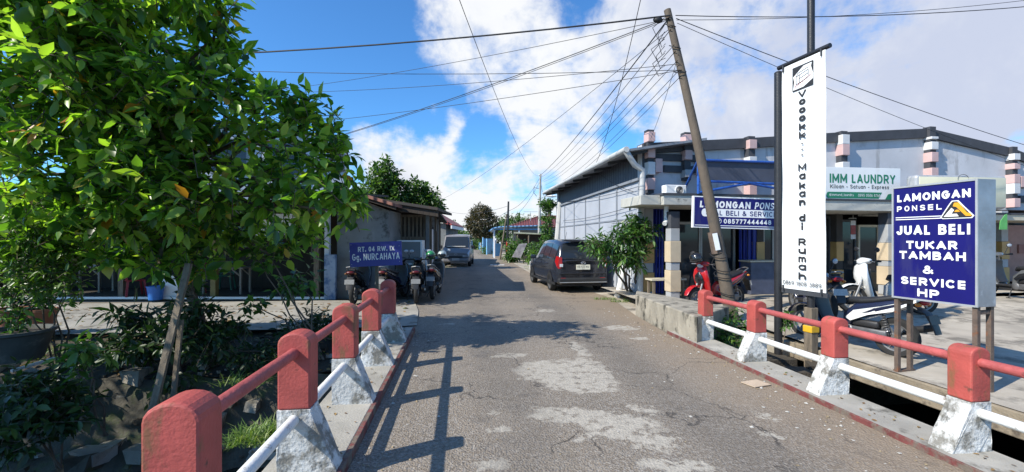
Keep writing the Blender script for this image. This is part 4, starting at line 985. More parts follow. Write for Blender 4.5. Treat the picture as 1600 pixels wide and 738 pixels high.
for i in range(7): mb.box(hp(.5, -.02, 4.1+.13*i), (.95, .05, .06), M_par, HA)
mb.build('louvre', ho)
for x in (2.0, 3.6): mb = MB(); mb.box(hp(x, -.03, 4.4), (1.1, .07, 1.2), M_alu, HA); f_ = mb.build('window', ho); mb = MB(); mb.box(hp(x, -.07, 4.4), (.98, .02, 1.08), M_glass, HA); mb.build('pane', f_)
# food stall: open shed with posts, low wall, dark back
st = thing('food_stall', 'open shaded food stall with a sheet roof and yellow posts behind the leafy tree', 'stall', (-9, 12.5, 0))
mb = MB(); mb.box((-9.8, 12.95, .03), (10.0, 2.5, .10), M_soil); mb.build('floor', st)
mb = MB(); mb.box((-9.8, 11.7, .055), (9.9, .06, .06), M_white); mb.build('floor_edge', st)
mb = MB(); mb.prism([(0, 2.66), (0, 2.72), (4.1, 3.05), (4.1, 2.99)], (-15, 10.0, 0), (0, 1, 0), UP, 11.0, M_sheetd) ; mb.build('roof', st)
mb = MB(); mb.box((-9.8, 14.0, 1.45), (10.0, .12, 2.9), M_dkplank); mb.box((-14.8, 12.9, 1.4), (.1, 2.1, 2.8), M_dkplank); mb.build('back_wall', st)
M_ochp = mat('ochre post paint', (.17, .13, .04), .7, .15)
for x in (-13.2, -10.6, -8.1, -5.3):
    mb = MB(); mb.box((x, 11.85, 1.37), (.14, .14, 2.62), M_ochp if x == -8.1 else M_wood); mb.build('post', st)
mb = MB(); mb.box((-9.9, 11.87, 2.45), (9.4, .08, .14), M_wood); mb.build('beam', st)
# plastic chairs, tables and oddments in the stall
M_redp = mat('red plastic', (.30, .025, .035), .4, .1); M_wtable = mat('pale table wood', (.24, .21, .17), .7, .15, 3); M_bluep2 = mat('blue plastic', (.03, .16, .50), .4, .08); M_grp = mat('green plastic', (.03, .15, .10), .4, .1)
def chair(loc, rz, label, m=M_redp):
    root = thing('plastic_chair', label, 'chair', loc, 'plastic chairs in the food stall', rz)
    mb = MB(); mb.box((0, 0, .43), (.40, .40, .03), m, 0, .012); mb.build('seat', root, False)
    mb = MB()
    for s_ in (-.17, .17): mb.bar((s_, .19, .43), (s_*1.05, .27, .84), .045, .02, m)
    mb.bar((-.19, .27, .83), (.19, .27, .83), .03, .06, m); mb.bar((-.18, .21, .52), (.18, .21, .52), .02, .04, m)
    for s_ in (-.08, 0, .08): mb.bar((s_, .21, .52), (s_, .268, .82), .04, .012, m)
    mb.build('backrest', root, False)
    for sx_ in (-1, 1):
        for sy_ in (-1, 1): mb = MB(); mb.bar((sx_*.17, sy_*.17, .42), (sx_*.22, sy_*.22, 0), .045, .035, m); mb.build('leg', root, False)
    return root
def at(px, y): return V(((px-CX)/F*y, y, .08))
chair(at(210, 11.95), 2.5, 'red plastic chair facing the table beside the blue bucket'); chair(at(302, 12.5), -.5, 'red plastic chair half hidden behind the stake and shrub leaves')
chair(at(352, 13.4), .3, 'dark green plastic chair behind the pale trestle table', M_grp)
def table(loc, w, d_, label, rz=0):
    root = thing('stall_table', label, 'table', loc, 'tables in the food stall', rz)
    mb = MB(); mb.box((0, 0, .74), (w, d_, .035), M_wtable, 0, .006); mb.build('top', root, False)
    for sx_ in (-1, 1):
        for sy_ in (-1, 1): mb = MB(); mb.box((sx_*(w/2-.1), sy_*(d_/2-.08), .36), (.05, .05, .72), M_wtable); mb.bar((sx_*(w/2-.1), sy_*(d_/2-.08), .5), (sx_*(w/2-.35), sy_*(d_/2-.08), .71), .04, .03, M_wtable); mb.build('leg', root, False)
table(at(355, 12.5), 1.25, .6, 'pale wooden trestle table under the ochre post'); table(at(140, 12.9), 1.2, .6, 'dim wooden table with cups left of the red chair')
for i, px in enumerate((132, 148)):
    mb = MB(); c = at(px, 12.8); mb.lathe([(.0, 0), (.035, 0), (.045, .1), (.04, .1), (.03, .01)], c+UP*.76, M_white, UP, 12); tag(mb.build('cup'), 'small white cup on the dim stall table', 'cup', 'cups on the stall table')
mb = MB(); c = at(243, 11.55)-UP*.05; mb.lathe([(.0, .0), (.15, .0), (.19, .34), (.205, .34), (.205, .36), (.18, .36), (.14, .02)], c, M_bluep2, UP, 20); tag(mb.build('bucket'), 'bright blue plastic bucket at the edge of the stall floor', 'bucket')
mb = MB(); c = at(264, 11.75); mb.prism([(-.16, 0), (.2, 0), (.22, .42), (.05, .62), (-.15, .5)], c, (1, .2, 0), UP, .02, M_vinyl); tag(mb.build('foam_board'), 'torn white foam board propped beside the blue bucket', 'board')
# hanging plastic sheet and stall banner
mb = MB(); vs = []; c0 = P(165, 318, 11.2)
for j in range(7):
    for i in range(9):
        a, b = i/8, j/6; vs.append(c0+V((a*1.0, .10*math.sin(a*7+b*3), .0))+V((0, 0, .12*math.sin(a*3.1)-b*(.78-.4*abs(a-.55)))))
fs = [(j*9+i, j*9+i+1, (j+1)*9+i+1, (j+1)*9+i) for j in range(6) for i in range(8)]
mb.add(vs, fs, mat('grey plastic sheet', (.26, .27, .28), .5, .15, 3), True); o = mb.build('plastic_sheet'); md = o.modifiers.new('thick', 'SOLIDIFY'); md.thickness = .006
tag(o, 'crumpled grey white plastic sheet hanging under the tree crown', 'sheet')
mb = MB(); c = P(330, 350, 11.9); mb.box(c+V((-.0, 0, 0)), (.75, .03, .5), mat('stall poster', (.05, .30, .42), .6, .35, 5)); mb.box(c+V((.1, -.02, -.15)), (.3, .02, .2), mat('poster yellow', (.6, .5, .15), .6, .2)); mb.box(c+V((.22, -.02, .08)), (.2, .02, .25), M_txt)
tag(mb.build('stall_poster'), 'turquoise and yellow poster board fixed above the ochre stall post', 'poster')
mb = MB(); c = P(425, 352, 11.9); mb.box(c, (1.3, .02, .62), M_vinyl); mb.text('O Y', c+V((-.25, -.012, -.05)), (1, 0, 0), UP, .3, .14, M_txtb, .004, .01)
tag(mb.build('stall_banner'), 'white stall banner with black letters showing between the leaves', 'banner')
# grey house with its tiled lean-to roof
gh = thing('grey_house', 'grey rendered house wall with a sloping clay tile roof behind the name board', 'house', (-4, 13, 0))
mb = MB(); mb.prism([(-4.78, 0), (-3.38, 0), (-3.38, 2.42), (-4.78, 2.98)], (0, 11.9, 0), (1, 0, 0), UP, -2.0, M_grey); mb.build('wall', gh)
mb = MB(); mb.prism([(-5.2, 3.14), (-3.1, 2.50), (-3.1, 2.58), (-5.2, 3.24)], (0, 11.55, 0), (1, 0, 0), UP, -.75, M_tile)
mb.prism([(-5.2, 3.06), (-3.1, 2.42), (-3.1, 2.50), (-5.2, 3.14)], (0, 11.6, 0), (1, 0, 0), UP, -.05, M_dkplank)
mb.build('roof', gh)
mb = MB(); mb.box((-4.98, 11.75, 1.35), (.12, .12, 2.7), M_whouse); mb.build('corner_post', gh)
mb = MB(); mb.box((-4.87, 11.68, .62), (.30, .10, 1.2), mat('blue washed plank', (.26, .32, .42), .8, .15, 3, dirt=((.06, .12, .25), .48, 2))); tag(mb.build('blue_board'), 'blue and white painted board standing at the foot of the white corner post', 'board')
# plank shack
sh = thing('plank_shack', 'timber shack with slatted upper boards under a low rusty roof', 'shack', (-3, 14, 0))
A0, A1 = V((-3.9, 13.15, 0)), V((-2.60, 13.3, 0)); fr_ = (A1-A0).normalized()
mb = MB(); mb.box((A0+A1)/2+V((0, .06, .8)), ((A1-A0).length, .08, 1.6), M_planks, rot_to(fr_)); mb.box((A0+A1)/2+V((0, .1, 2.0)), ((A1-A0).length, .06, .9), M_dkplank, rot_to(fr_)); mb.build('front_wall', sh)
mb = MB()
for i in range(11):
    p = A0.lerp(A1, (i+.5)/11); mb.box(p+UP*2.0, (.075, .03, .62), M_wood, rot_to(fr_))
mb.bar(A0+UP*1.66, A1+UP*1.66, .09, .09, M_wood); mb.bar(A0+UP*2.34, A1+UP*2.34, .06, .07, M_wood)
mb.build('slats', sh)
B1_ = V((-4.0, 24.5, 0)); sd_ = (B1_-A1).normalized()
mb = MB(); m_ = (A1+B1_)/2; mb.box(m_+UP*1.25-V((.06, 0, 0)), ((B1_-A1).length, .1, 2.5), M_planks, rot_to(sd_)); mb.build('side_wall', sh)
for i, f in enumerate((.0, .12, .25, .4, .6, .8)):
    p = A1.lerp(B1_, f); mb = MB(); mb.box(p+UP*1.3+V((.02, 0, 0)), (.10, .10, 2.6), M_wood if i % 2 else M_grey, rot_to(sd_)); mb.build('post', sh)
for f in (.18, .5):
    p = A1.lerp(B1_, f); mb = MB(); mb.box(p+UP*1.0+V((.015, 0, 0)), (.85, .09, 1.95), M_whouse if f < .3 else M_dkplank, rot_to(sd_)); d_ = mb.build('door', sh)
    mb = MB(); mb.ball(p+UP*1.0+V((.08, -.3, 0)), .03, M_chrome); mb.build('handle', d_)
mb = MB(); mb.prism([(-4.9, 2.88), (-2.1, 2.45), (-2.1, 2.53), (-4.9, 2.96)], (0, 12.3, 0), (1, 0, 0), UP, -2.9, M_sheetd)
rq_ = [V((-2.5, 15.2, 2.50)), V((-3.65, 24.6, 2.50)), V((-6.2, 24.6, 2.86)), V((-5.0, 15.2, 2.86))]; mb.add(rq_+[p+UP*.07 for p in rq_], [(0, 3, 2, 1), (4, 5, 6, 7), (0, 1, 5, 4), (1, 2, 6, 5), (2, 3, 7, 6), (3, 0, 4, 7)], M_sheetd)
mb.prism([(-4.9, 2.70), (-2.1, 2.27), (-2.1, 2.44), (-4.9, 2.87)], (0, 12.36, 0), (1, 0, 0), UP, -.05, M_dkplank)
mb.build('roof', sh)
# glazed cabinet leaning by the shack
mb = MB(); c = V((-2.95, 12.7, 0)); root = thing('glass_cabinet', 'white framed glass display cabinet standing in front of the plank shack', 'cabinet', c)
for x in (-.34, .34): mb.box(c+V((x, 0, .95)), (.05, .35, 1.3), M_white)
for z in (.32, .92, 1.58): mb.box(c+V((0, 0, z)), (.63, .34, .05), M_white)
mb.box(c+V((0, 0, .16)), (.7, .35, .3), M_planks); mb.build('frame', root)
mb = MB(); mb.box(c+V((0, -.15, .95)), (.62, .01, 1.2), glass_mat('cabinet glass', (.20, .22, .23), .1)); mb.build('pane', root)
mb = MB(); mb.bar(V((-2.62, 12.75, 1.5)), V((-2.35, 12.75, .1)), .08, .05, M_white); tag(mb.build('leaning_batten'), 'white batten leaning against the shack corner by the glass cabinet', 'batten')
# red roofed house further up on the left
rh = thing('red_roof_house', 'small house with a red sheet roof behind the parked van', 'house', (-5.5, 29, 0))
mb = MB(); mb.box((-6.1, 30, 1.3), (4.0, 6.0, 2.6), M_grey); mb.build('wall', rh)
mb = MB(); mb.prism([(-8.6, 3.9), (-3.7, 2.45), (-3.7, 2.55), (-6.0, 3.9), (-8.6, 4.0)], (0, 26.7, 0), (1, 0, 0), UP, -6.6, M_redroof); mb.box((-3.72, 30, 2.36), (.08, 6.6, .2), M_white); mb.build('roof', rh)
for y in (27.5, 29.5): mb = MB(); mb.box((-4.08, y, 1.4), (.08, .8, .9), M_white); mb.build('window', rh)
# ---------------------------------------------------------------- far lane
M_bfen = mat('pale blue paint', (.16, .36, .56), .55, .12, 4, dirt=((.35, .42, .48), .6, 3)); M_awn = wave_mat('blue awning sheet', (.17, .36, .60), 0, 3, .03, .45)
cp = thing('carport', 'blue metal awning on white posts in front of the tiled house', 'awning', (.6, 40, 0))
mb = MB()
mb.prism([(-1.9, 2.25), (-1.55, 2.5), (-.9, 2.62), (2.6, 2.72), (2.6, 2.78), (-.95, 2.70), (-1.6, 2.57), (-1.98, 2.28)], (0, 36.5, 0), (1, 0, 0), UP, -6.5, M_awn); mb.build('roof', cp)
for x, y in ((-1.78, 42.8), (-1.5, 36.8), (.6, 36.8), (2.4, 36.8)): mb = MB(); mb.box((x, y, 1.18), (.13, .13, 2.36), M_white); mb.build('post', cp)
mb = MB(); mb.box((.9, 36.8, 2.44), (4.8, .08, .12), M_bfen); mb.build('beam', cp)
th_ = thing('tiled_house', 'low house with a maroon tiled roof beyond the carport', 'house', (3, 46, 0))
mb = MB(); mb.box((3.6, 46, 1.35), (7, 7, 2.7), mat('house cream', (.40, .38, .34), .85, .1)); mb.build('wall', th_)
M_maroon = wave_mat('maroon roof tiles', (.13, .032, .03), 0, 4, .02, .65, dirt=((.13, .05, .045), .58, 2))
mb = MB(); b = [V((-.6, 42, 2.75)), V((8, 42, 2.75)), V((8, 50.5, 2.75)), V((-.6, 50.5, 2.75))]; r_ = [V((2.9, 45.5, 4.0)), V((5.4, 45.5, 4.0))]
mb.add(b+r_, [(0, 1, 5, 4), (1, 2, 5), (2, 3, 4, 5), (3, 0, 4), (3, 2, 1, 0)], M_maroon); mb.tube([r_[0], r_[1]], .09, M_tile, 6); mb.tube([b[0], r_[0]], .09, M_tile, 6); mb.build('roof', th_)
for x in (1.0, 2.6): mb = MB(); mb.box((x, 42.46, 1.3), (1.0, .08, 1.3), M_drk); mb.build('window', th_)
lt = thing('lean_to', 'open lean-to with a pale fascia and dark inside next to the carport', 'lean-to', (1.5, 31, 0))
mb = MB(); mb.prism([(.15, 2.02), (2.6, 1.92), (2.6, 2.0), (.15, 2.12)], (0, 31, 0), (1, 0, 0), UP, -2.8, mat('lichened sheet', (.36, .37, .27), .8, .2, 3)); mb.build('roof', lt)
mb = MB(); mb.box((1.5, 33.7, 1.0), (2.4, .1, 2.0), M_int); mb.build('back_wall', lt)
for x in (.35, 1.15, 2.2): mb = MB(); mb.tube([V((x, 31.1, 0)), V((x+.05, 31.1, 1.95))], .055, M_wood, 7); mb.build('post', lt)
# gates and low fences along the far lane
for (x, y, w_, h_, lab) in ((-2.15, 45.5, 1.3, 1.45, 'pale blue sheet gate panel beside the carport post'), (-2.75, 52, 2.0, 1.6, 'far pale blue gate with tall leaves before the round brown tree'), (-1.35, 39.5, .8, 1.15, 'low pale blue gate panel under the awning edge')):
    f_ = thing('blue_gate', lab, 'gate', (x, y, 0)); mb = MB(); mb.box((x, y, h_/2+.05), (w_, .05, h_), M_bfen, .9); mb.build('panel', f_)
    for s_ in (-1, 1): mb = MB(); mb.box((x+math.cos(.9)*s_*(w_/2+.05), y+math.sin(.9)*s_*(w_/2+.05), h_/2+.1), (.12, .12, h_+.2), M_bfen if s_ < 0 else M_whouse, .9); mb.build('gate_post', f_)
fn = thing('picket_fence', 'row of white and blue fence posts along the far lane', 'fence', (-3, 55, 0)); mb = MB()
for i in range(9): y = 44+2.3*i; x = -1.75-.16*(y-44)+.0; mb.box((x, y, .55), (.10, .10, 1.1), M_whouse if i % 2 else M_bfen)
mb.bar((-1.75, 44, .85), (-4.7, 62.4, .85), .06, .08, M_bfen); mb.bar((-1.75, 44, .4), (-4.7, 62.4, .4), .06, .08, M_bfen); mb.build('rails', fn)
# utility poles
M_polec = mat('concrete pole', (.36, .35, .33), .8, .12, 4, dirt=((.2, .19, .17), .6, 5)); M_redband = mat('red pole band', (.50, .06, .03), .6, .12, 5)
up = thing('utility_pole', 'slim pale utility pole with red painted foot and street lamp arm near the vines', 'pole', (2.26, 35, 0))
tp = P(844.5, 272, 35)
mb = MB(); mb.tube([V((2.15, 35, 0)), V((2.2, 35, 3)), tp], [.13, .11, .08], M_polec, 10); mb.build('shaft', up)
mb = MB(); mb.tube([V((2.15, 35, .02)), V((2.165, 35, .85))], [.135, .133], M_redband, 10); mb.tube([V((2.165, 35, .851)), V((2.172, 35, 1.05))], .133, M_white, 10); mb.build('painted_band', up)
mb = MB(); c = V((2.25, 35, 4.85)); mb.tube([c, c+V((.25, -.2, .12)), c+V((.55, -.6, .14))], .03, M_galv, 6); mb.build('lamp_arm', up)
mb = MB(); mb.ball(c+V((.85, -.9, .12)), (.42, .16, .10), M_white, 12, 6); mb.build('lamp_head', up)
mb = MB()
for i in range(3): mb.ball(tp+V((-.1+.1*i, -.05, -.1)), (.04, .04, .07), M_white, 8, 5)
mb.bar(tp+V((-.5, 0, -1.1)), tp+V((0, 0, -1.2)), .05, .05, M_galv); mb.tube([tp+V((-.5, 0, -1.0)), tp+V((-.55, 0, -1.5)), tp+V((-.3, 0, -1.8))], .02, M_cable, 5); mb.build('crossarm', up)
p2 = thing('utility_pole', 'dark thin utility pole with a red band and a strut leaning on it', 'pole', (-.37, 34.5, 0))
mb = MB(); tq = P(794.5, 315, 34.5); mb.tube([V((-.42, 34.5, 0)), tq], [.11, .07], M_blk, 8); mb.build('shaft', p2)
mb = MB(); mb.tube([V((-.95, 34.2, 0)), V((-.42, 34.5, 3.6))], [.09, .05], M_wood, 7); mb.build('strut', p2)
mb = MB(); mb.tube([V((-.415, 34.5, .6)), V((-.405, 34.5, 1.4))], .115, M_redband, 8); mb.build('painted_band', p2)
an = thing('television_antenna', 'small rooftop television antenna on a thin mast above the maroon roof', 'antenna', P(829, 348, 44)); mb = MB(); c = P(829, 348, 44)
mb.tube([c-UP*.8, c+UP*1.1], .025, M_galv, 5)
for i in range(5): mb.tube([c+V((-.6+.3*i, -.25, 1.1)), c+V((-.6+.3*i, .25, 1.1))], .015, M_galv, 4)
mb.tube([c+V((-.7, 0, 1.1)), c+V((.7, 0, 1.1))], .018, M_galv, 4); mb.build('aerial', an)
# rubbish, propped sheet and pots on the right verge
mb = MB(); c = P(811, 393, 27); mb.prism([(-.45, -.35), (.1, -.4), (.5, .5), (.0, .45)], c, (1, .3, 0), (0, .2, 1), .03, mat('patchy sheet', (.36, .33, .32), .7, .4, 5)); tag(mb.build('propped_sheet'), 'patchy sheet propped up among the bushes on the right verge', 'sheet')
# leaning service pole in front of the shops
pb, pt = V((4.17, 8.15, -.1)), P(1042.5, 16, 8.6)
lp = thing('leaning_pole', 'tall rusty brown pole leaning towards the street with bundled cables at its top', 'pole', pb)
M_pole = mat('brown pole', (.11, .085, .062), .8, .2, 5, .4, 30, dirt=((.07, .06, .05), .54, 4), stretch=(1, 1, .5))
mb = MB(); pts_ = [pb.lerp(pt, f)+V((.05*math.sin(f*3.1), 0, 0)) for f in (0, .2, .4, .6, .8, 1)]; mb.tube(pts_, [.128, .110, .098, .085, .076, .068], M_pole, 14); mb.build('shaft', lp)
mb = MB(); a = pb.lerp(pt, .235); mb.tube([a, pb.lerp(pt, .30)], [.116, .112], M_rust, 14); mb.build('sleeve', lp)
mb = MB(); a = pb.lerp(pt, .245)-V((.05, .135, 0)); mb.bar(a, a+(pt-pb)*.05, .09, .012, M_vinyl, V((0, 1, 0))); mb.build('notice', lp)
mb = MB(); rg = random.Random(3)
for f, r in ((.12, .15), (.17, .15), (.19, .15), (.23, .145), (.80, .11), (.88, .105), (.95, .10)):
    c = pb.lerp(pt, f); t = rg.uniform(-.5, .5); mb = MB(); mb.tube([c+V((math.cos(a_)*r, math.sin(a_)*r, math.sin(a_+t)*.06)) for a_ in [i*.45 for i in range(15)]], .009, M_cable, 5); mb.build('cable_tie', lp)
for i in range(6):
    c = pt-UP*(.15+.14*i)-V((.05, 0, 0)); w_ = rg.uniform(.12, .3); mb = MB(); mb.tube([c, c+V((-w_, -.1, -.25)), c+V((-w_*.6, -.12, -.5)), c+V((-.02, -.1, -.42))], .007, M_cable, 5); mb.build('cable_loop', lp)
mb = MB(); mb.ball(pt+V((-.2, -.05, -.22)), (.10, .06, .06), M_cable, 8, 6); mb.build('splice_box', lp)
# ---------------------------------------------------------------- scooters
def paint(name, col, rough=.25): return mat(name, col, rough, .06, 3, coat=.5)
PB = paint('body black', (.012, .013, .016)); PR = paint('body red', (.42, .012, .015)); PW = paint('body white', (.74, .74, .72)); PN = paint('body navy', (.015, .02, .05)); PG = paint('body grey', (.10, .105, .11))
M_seat = mat('seat vinyl', (.016, .017, .02), .6, .15, 8, .2, 60); M_alloy = mat('alloy wheel', (.22, .22, .22), .4, .15, 8, metal=.6); M_eng = mat('engine casing', (.14, .14, .145), .45, .25, 12, metal=.5)
M_plate = mat('number plate', (.42, .42, .41), .6, .12, 30); M_mirror = glass_mat('mirror glass', (.35, .38, .42), .04)
def wheel(name, root, c, r, tw, spokes=6, rim_m=None):
    c = V(c); ax = (0, 1, 0); rim_m = rim_m or M_alloy
    mb = MB(); ri = r*.70
    mb.lathe([(ri, -tw*.42), (ri+.02*r/.27, -tw*.5), (r*.93, -tw*.5), (r*.985, -tw*.3), (r, 0), (r*.985, tw*.3), (r*.93, tw*.5), (ri+.02*r/.27, tw*.5), (ri, tw*.42)], c, M_rub, ax, 28)
    w_ = mb.build(name, root, False); mb = MB()
    mb.lathe([(ri+.004, -tw*.42), (ri*.9, -tw*.36), (ri*.88, 0), (ri*.9, tw*.36), (ri+.004, tw*.42)], c, rim_m, ax, 28)
    mb.lathe([(r*.15, -tw*.5), (r*.2, -tw*.4), (r*.2, tw*.4), (r*.15, tw*.5)], c, rim_m, ax, 12, True)
    for i in range(spokes):
        a = 2*math.pi*i/spokes; d = V((math.cos(a), 0, math.sin(a))); mb.bar(c+d*r*.15, c+d*ri*.92, r*.12, tw*.45, rim_m, V((0, 1, 0)))
    mb.lathe([(r*.42, -tw*.52), (r*.42, -tw*.46)], c, M_chrome, ax, 20) if r < .4 else None
    mb.build('rim', w_, False); return w_
def scooter(label, loc, rz, body, side, group, seat_z=.77, retro=False):
    root = thing('scooter', label, 'motor scooter', loc, group, rz)
    b = lambda nm, mb, par=root, bev=0.0: mb.build(nm, par, False, 45, bev)
    wheel('wheel', root, (.66, 0, .275), .275, .085); wheel('wheel', root, (-.60, 0, .275), .275, .10)
    # front: fork, fender, leg shield
    mb = MB()
    for s_ in (-.07, .07): mb.tube([(.66, s_, .275), (.50, s_*.9, .70)], .022, M_alloy, 8)
    b('fork', mb)
    mb = MB(); secs = []
    for i in range(9):
        a = R_(20+i*17); secs.append((.66+math.cos(a)*.31, .275+math.sin(a)*.31, .065 if 0 < i < 8 else .04, .012))
    mb.sweep(secs, body, 12, 3); b('front_fender', mb)
    mb = MB(); mb.sweep([(.46, 1.00, .10, .05), (.50, .92, .17, .06), (.50, .80, .20, .065), (.46, .66, .205, .05), (.41, .50, .185, .04), (.36, .36, .16, .035), (.30, .30, .15, .03)], body, 18, 2.6); b('leg_shield', mb)
    mb = MB(); mb.sweep([(.40, .90, .13, .02), (.42, .78, .16, .02), (.39, .62, .165, .02), (.33, .45, .15, .02), (.28, .36, .14, .02)], M_plast, 14, 3); b('inner_shield', mb)
    mb = MB(); mb.sweep([(.56, .88, .02, .02), (.57, .80, .10, .03), (.555, .70, .12, .03), (.52, .58, .05, .02)], side, 14, 2.2); b('nose_panel', mb)
    # handlebar cowl and headlight
    mb = MB(); mb.sweep([(.34, 1.02, .06, .03), (.38, 1.05, .13, .055), (.46, 1.06, .14, .06), (.52, 1.03, .10, .045), (.54, 1.01, .05, .02)], body, 16, 2.4); hb_ = b('handlebar_cowl', mb)
    mb = MB(); mb.ball((.515, 0, 1.02), (.045, .085, .05), M_lampcl, 12, 8); b('headlight', mb, hb_)
    mb = MB(); mb.tube([(.36, -.33, 1.06), (.40, -.16, 1.05), (.40, .16, 1.05), (.36, .33, 1.06)], .014, M_plast, 8)
    for s_ in (-1, 1): mb.tube([(.385, s_*.21, 1.053), (.355, s_*.345, 1.06)], .021, M_rub, 10); mb.tube([(.42, s_*.2, 1.05), (.44, s_*.31, 1.045)], .007, M_chrome, 6)
    b('handlebar', mb)
    for s_ in (-1, 1):
        mb = MB(); mb.tube([(.41, s_*.20, 1.06), (.40, s_*.26, 1.20), (.39, s_*.29, 1.25)], .007, M_plast, 6); mb.ball((.40, s_*.31, 1.28), (.02, .075, .05), M_plast, 12, 8)
        mr_ = b('mirror', mb); mb = MB(); mb.ball((.388, s_*.31, 1.28), (.012, .066, .042), M_mirror, 12, 8); b('mirror_glass', mb, mr_)
    # floor, engine bay, body panels, seat
    mb = MB(); mb.box((.12, 0, .30), (.42, .30, .05), M_plast, 0, .015); mb.box((.02, 0, .23), (.6, .2, .1), M_plast, 0, .02); b('footboard', mb)
    mb = MB(); mb.sweep([(-.02, .34, .15, .05), (-.06, .50, .165, .09), (-.20, .60, .17, .12), (-.42, .66, .165, .10), (-.65, .745, .135, .075), (-.85, .82, .09, .045), (-.93, .845, .05, .02)], body, 18, 3); b('rear_body', mb)
    for s_ in (-1, 1):
        mb = MB(); pl_ = [(-.05, .48), (-.16, .60), (-.5, .70), (-.90, .845), (-.92, .83), (-.62, .64), (-.35, .56), (-.12, .44)]
        v0 = [V((x, s_*(.172-.09*max(0, (-x-.35)/.55)), z)) for x, z in pl_]; v1 = [v+V((0, s_*.012, 0)) for v in v0]; k = len(pl_)
        mb.add(v0+v1, [tuple(range(k)), tuple(range(2*k-1, k-1, -1))]+[(j, (j+1) % k, k+(j+1) % k, k+j) for j in range(k)], side); b('side_panel', mb)
    mb = MB(); mb.sweep([(.0, seat_z-.10, .07, .03), (-.06, seat_z-.04, .12, .05), (-.25, seat_z-.03, .145, .055), (-.40, seat_z, .14, .05), (-.62, seat_z+.06, .125, .045), (-.80, seat_z+.09, .08, .03)], M_seat, 16, 2.6); b('seat', mb)
    mb = MB(); mb.tube([(-.72, .11, .84), (-.92, .09, .93), (-.96, 0, .945), (-.92, -.09, .93), (-.72, -.11, .84)], .013, M_alloy, 8); b('grab_rail', mb)
    mb = MB(); mb.ball((-.92, 0, .80), (.05, .10, .04), M_lampred, 12, 8); b('taillight', mb)
    for s_ in (-1, 1): mb = MB(); mb.ball((-.90, s_*.11, .77), (.04, .035, .025), M_amber, 8, 6); b('indicator', mb)
    mb = MB(); mb.sweep([(-.80, .74, .08, .015), (-.95, .66, .08, .012), (-1.03, .50, .075, .012), (-1.06, .40, .07, .012)], M_plast, 12, 4); b('rear_fender', mb)
    mb = MB(); mb.add([V((-1.005, y, z)) + V((x*.0-(.0 if z > .6 else .035), 0, 0)) for x in (0,) for y, z in ((.11, .53), (-.11, .53), (-.11, .64), (.11, .64))]+[V((-.985-(.0 if z > .6 else .035), y, z)) for y, z in ((.11, .53), (-.11, .53), (-.11, .64), (.11, .64))], [(0, 3, 2, 1), (4, 5, 6, 7), (0, 1, 5, 4), (1, 2, 6, 5), (2, 3, 7, 6), (3, 0, 4, 7)], M_plate); b('number_plate', mb)
    mb = MB(); mb.sweep([(.02, .30, .05, .06), (-.2, .30, .07, .08), (-.45, .29, .05, .07), (-.62, .28, .04, .05)], M_eng, 12, 3); mb.box((-.3, .12, .29), (.5, .05, .14), M_eng, 0, .02); mb.ball((-.06, .13, .29), (.09, .03, .09), M_eng, 12, 6); mb.box((-.28, .1, .42), (.34, .08, .1), M_plast, 0, .03); b('engine', mb)
    mb = MB(); mb.tube([(-.10, -.12, .25), (-.35, -.16, .24), (-.45, -.17, .27)], .02, M_eng, 8); mb.tube([(-.42, -.17, .27), (-.55, -.175, .33), (-.95, -.18, .46)], [.04, .055, .045], M_plast, 12); mb.box((-.68, -.215, .375), (.34, .02, .05), M_chrome, 0); b('exhaust', mb)
    mb = MB(); p0, p1 = V((-.56, .10, .30)), V((-.48, .10, .62)); pts_ = []
    for i in range(57):
        f = i/56; c = p0.lerp(p1, .15+f*.7); a = f*7*2*math.pi; pts_.append(c+V((math.cos(a)*.028, math.sin(a)*.028, 0)))
    mb.tube(pts_, .006, M_chrome, 5); mb.tube([p0, p1], .012, M_plast, 6); b('shock_absorber', mb)
    mb = MB(); mb.tube([(.02, .12, .24), (.0, .24, .02)], .012, M_plast, 6); mb.box((0, .25, .012), (.07, .04, .015), M_plast); b('side_stand', mb)
    return root
GR = 'scooters parked in front of the shops'; GL = 'scooters parked beside the grey house'
main_ = scooter('black scooter with white side stripe parked behind the red railing near the navy sign', (5.13, 6.62, 0), R_(112), PN, PW, GR)
def p3(px, y, z=0.0): return V(((px-CX)/F*y, y, z))
dup(main_, p3(1120, 9.85, .03), R_(205), 'bright red scooter behind the foot of the leaning pole', GR, {'body navy': PR, 'body white': PB})
dup(main_, p3(1388, 8.7, .15), R_(172), 'white retro scooter with its pale leg shield facing the laundry door', GR, {'body navy': PW, 'side': PW})
dup(main_, V((5.95, 8.65, .12)), R_(80), 'dark blue scooter with a red tail lamp half hidden behind the banner foot', GR, {'body white': PN})
dup(main_, p3(1590, 10.6, .2), R_(95), 'dark grey scooter parked in the shaded porch by the salmon wall', GR, {'body navy': PG, 'body white': PB})
zl = .03
SHADED = {'red lens': mat('shaded red lens', (.10, .008, .010), .35, .1), 'number plate': mat('shaded number plate', (.22, .22, .215), .7, .15, 30), 'amber lens': mat('shaded amber lens', (.16, .06, .01), .4, .1)}  # darker copies of lenses and plate: deep shade put into their colour
dup(main_, p3(562, 11.35, zl), R_(96), 'black scooter standing left of the name board stake', GL, {'body navy': PB, 'body white': PB, **SHADED})
dup(main_, p3(618, 11.45, zl), R_(84), 'dark scooter with blue side panels standing right of the name board stake', GL, {'body navy': PB, 'body white': PN, **SHADED})
dup(main_, p3(652, 11.5, zl), R_(100), 'black scooter with grey side panels and a green helmet on its seat', GL, {'body navy': PB, 'body white': PG, **SHADED})
dup(main_, p3(681, 12.2, zl), R_(92), 'dark grey scooter with a pale helmet nearest the road', GL, {'body navy': PG, 'body white': PB, **SHADED})
for ch in main_.children:
    if ch.name.startswith('number_plate'): ch.material_slots[0].link = 'OBJECT'; ch.material_slots[0].material = M_plast
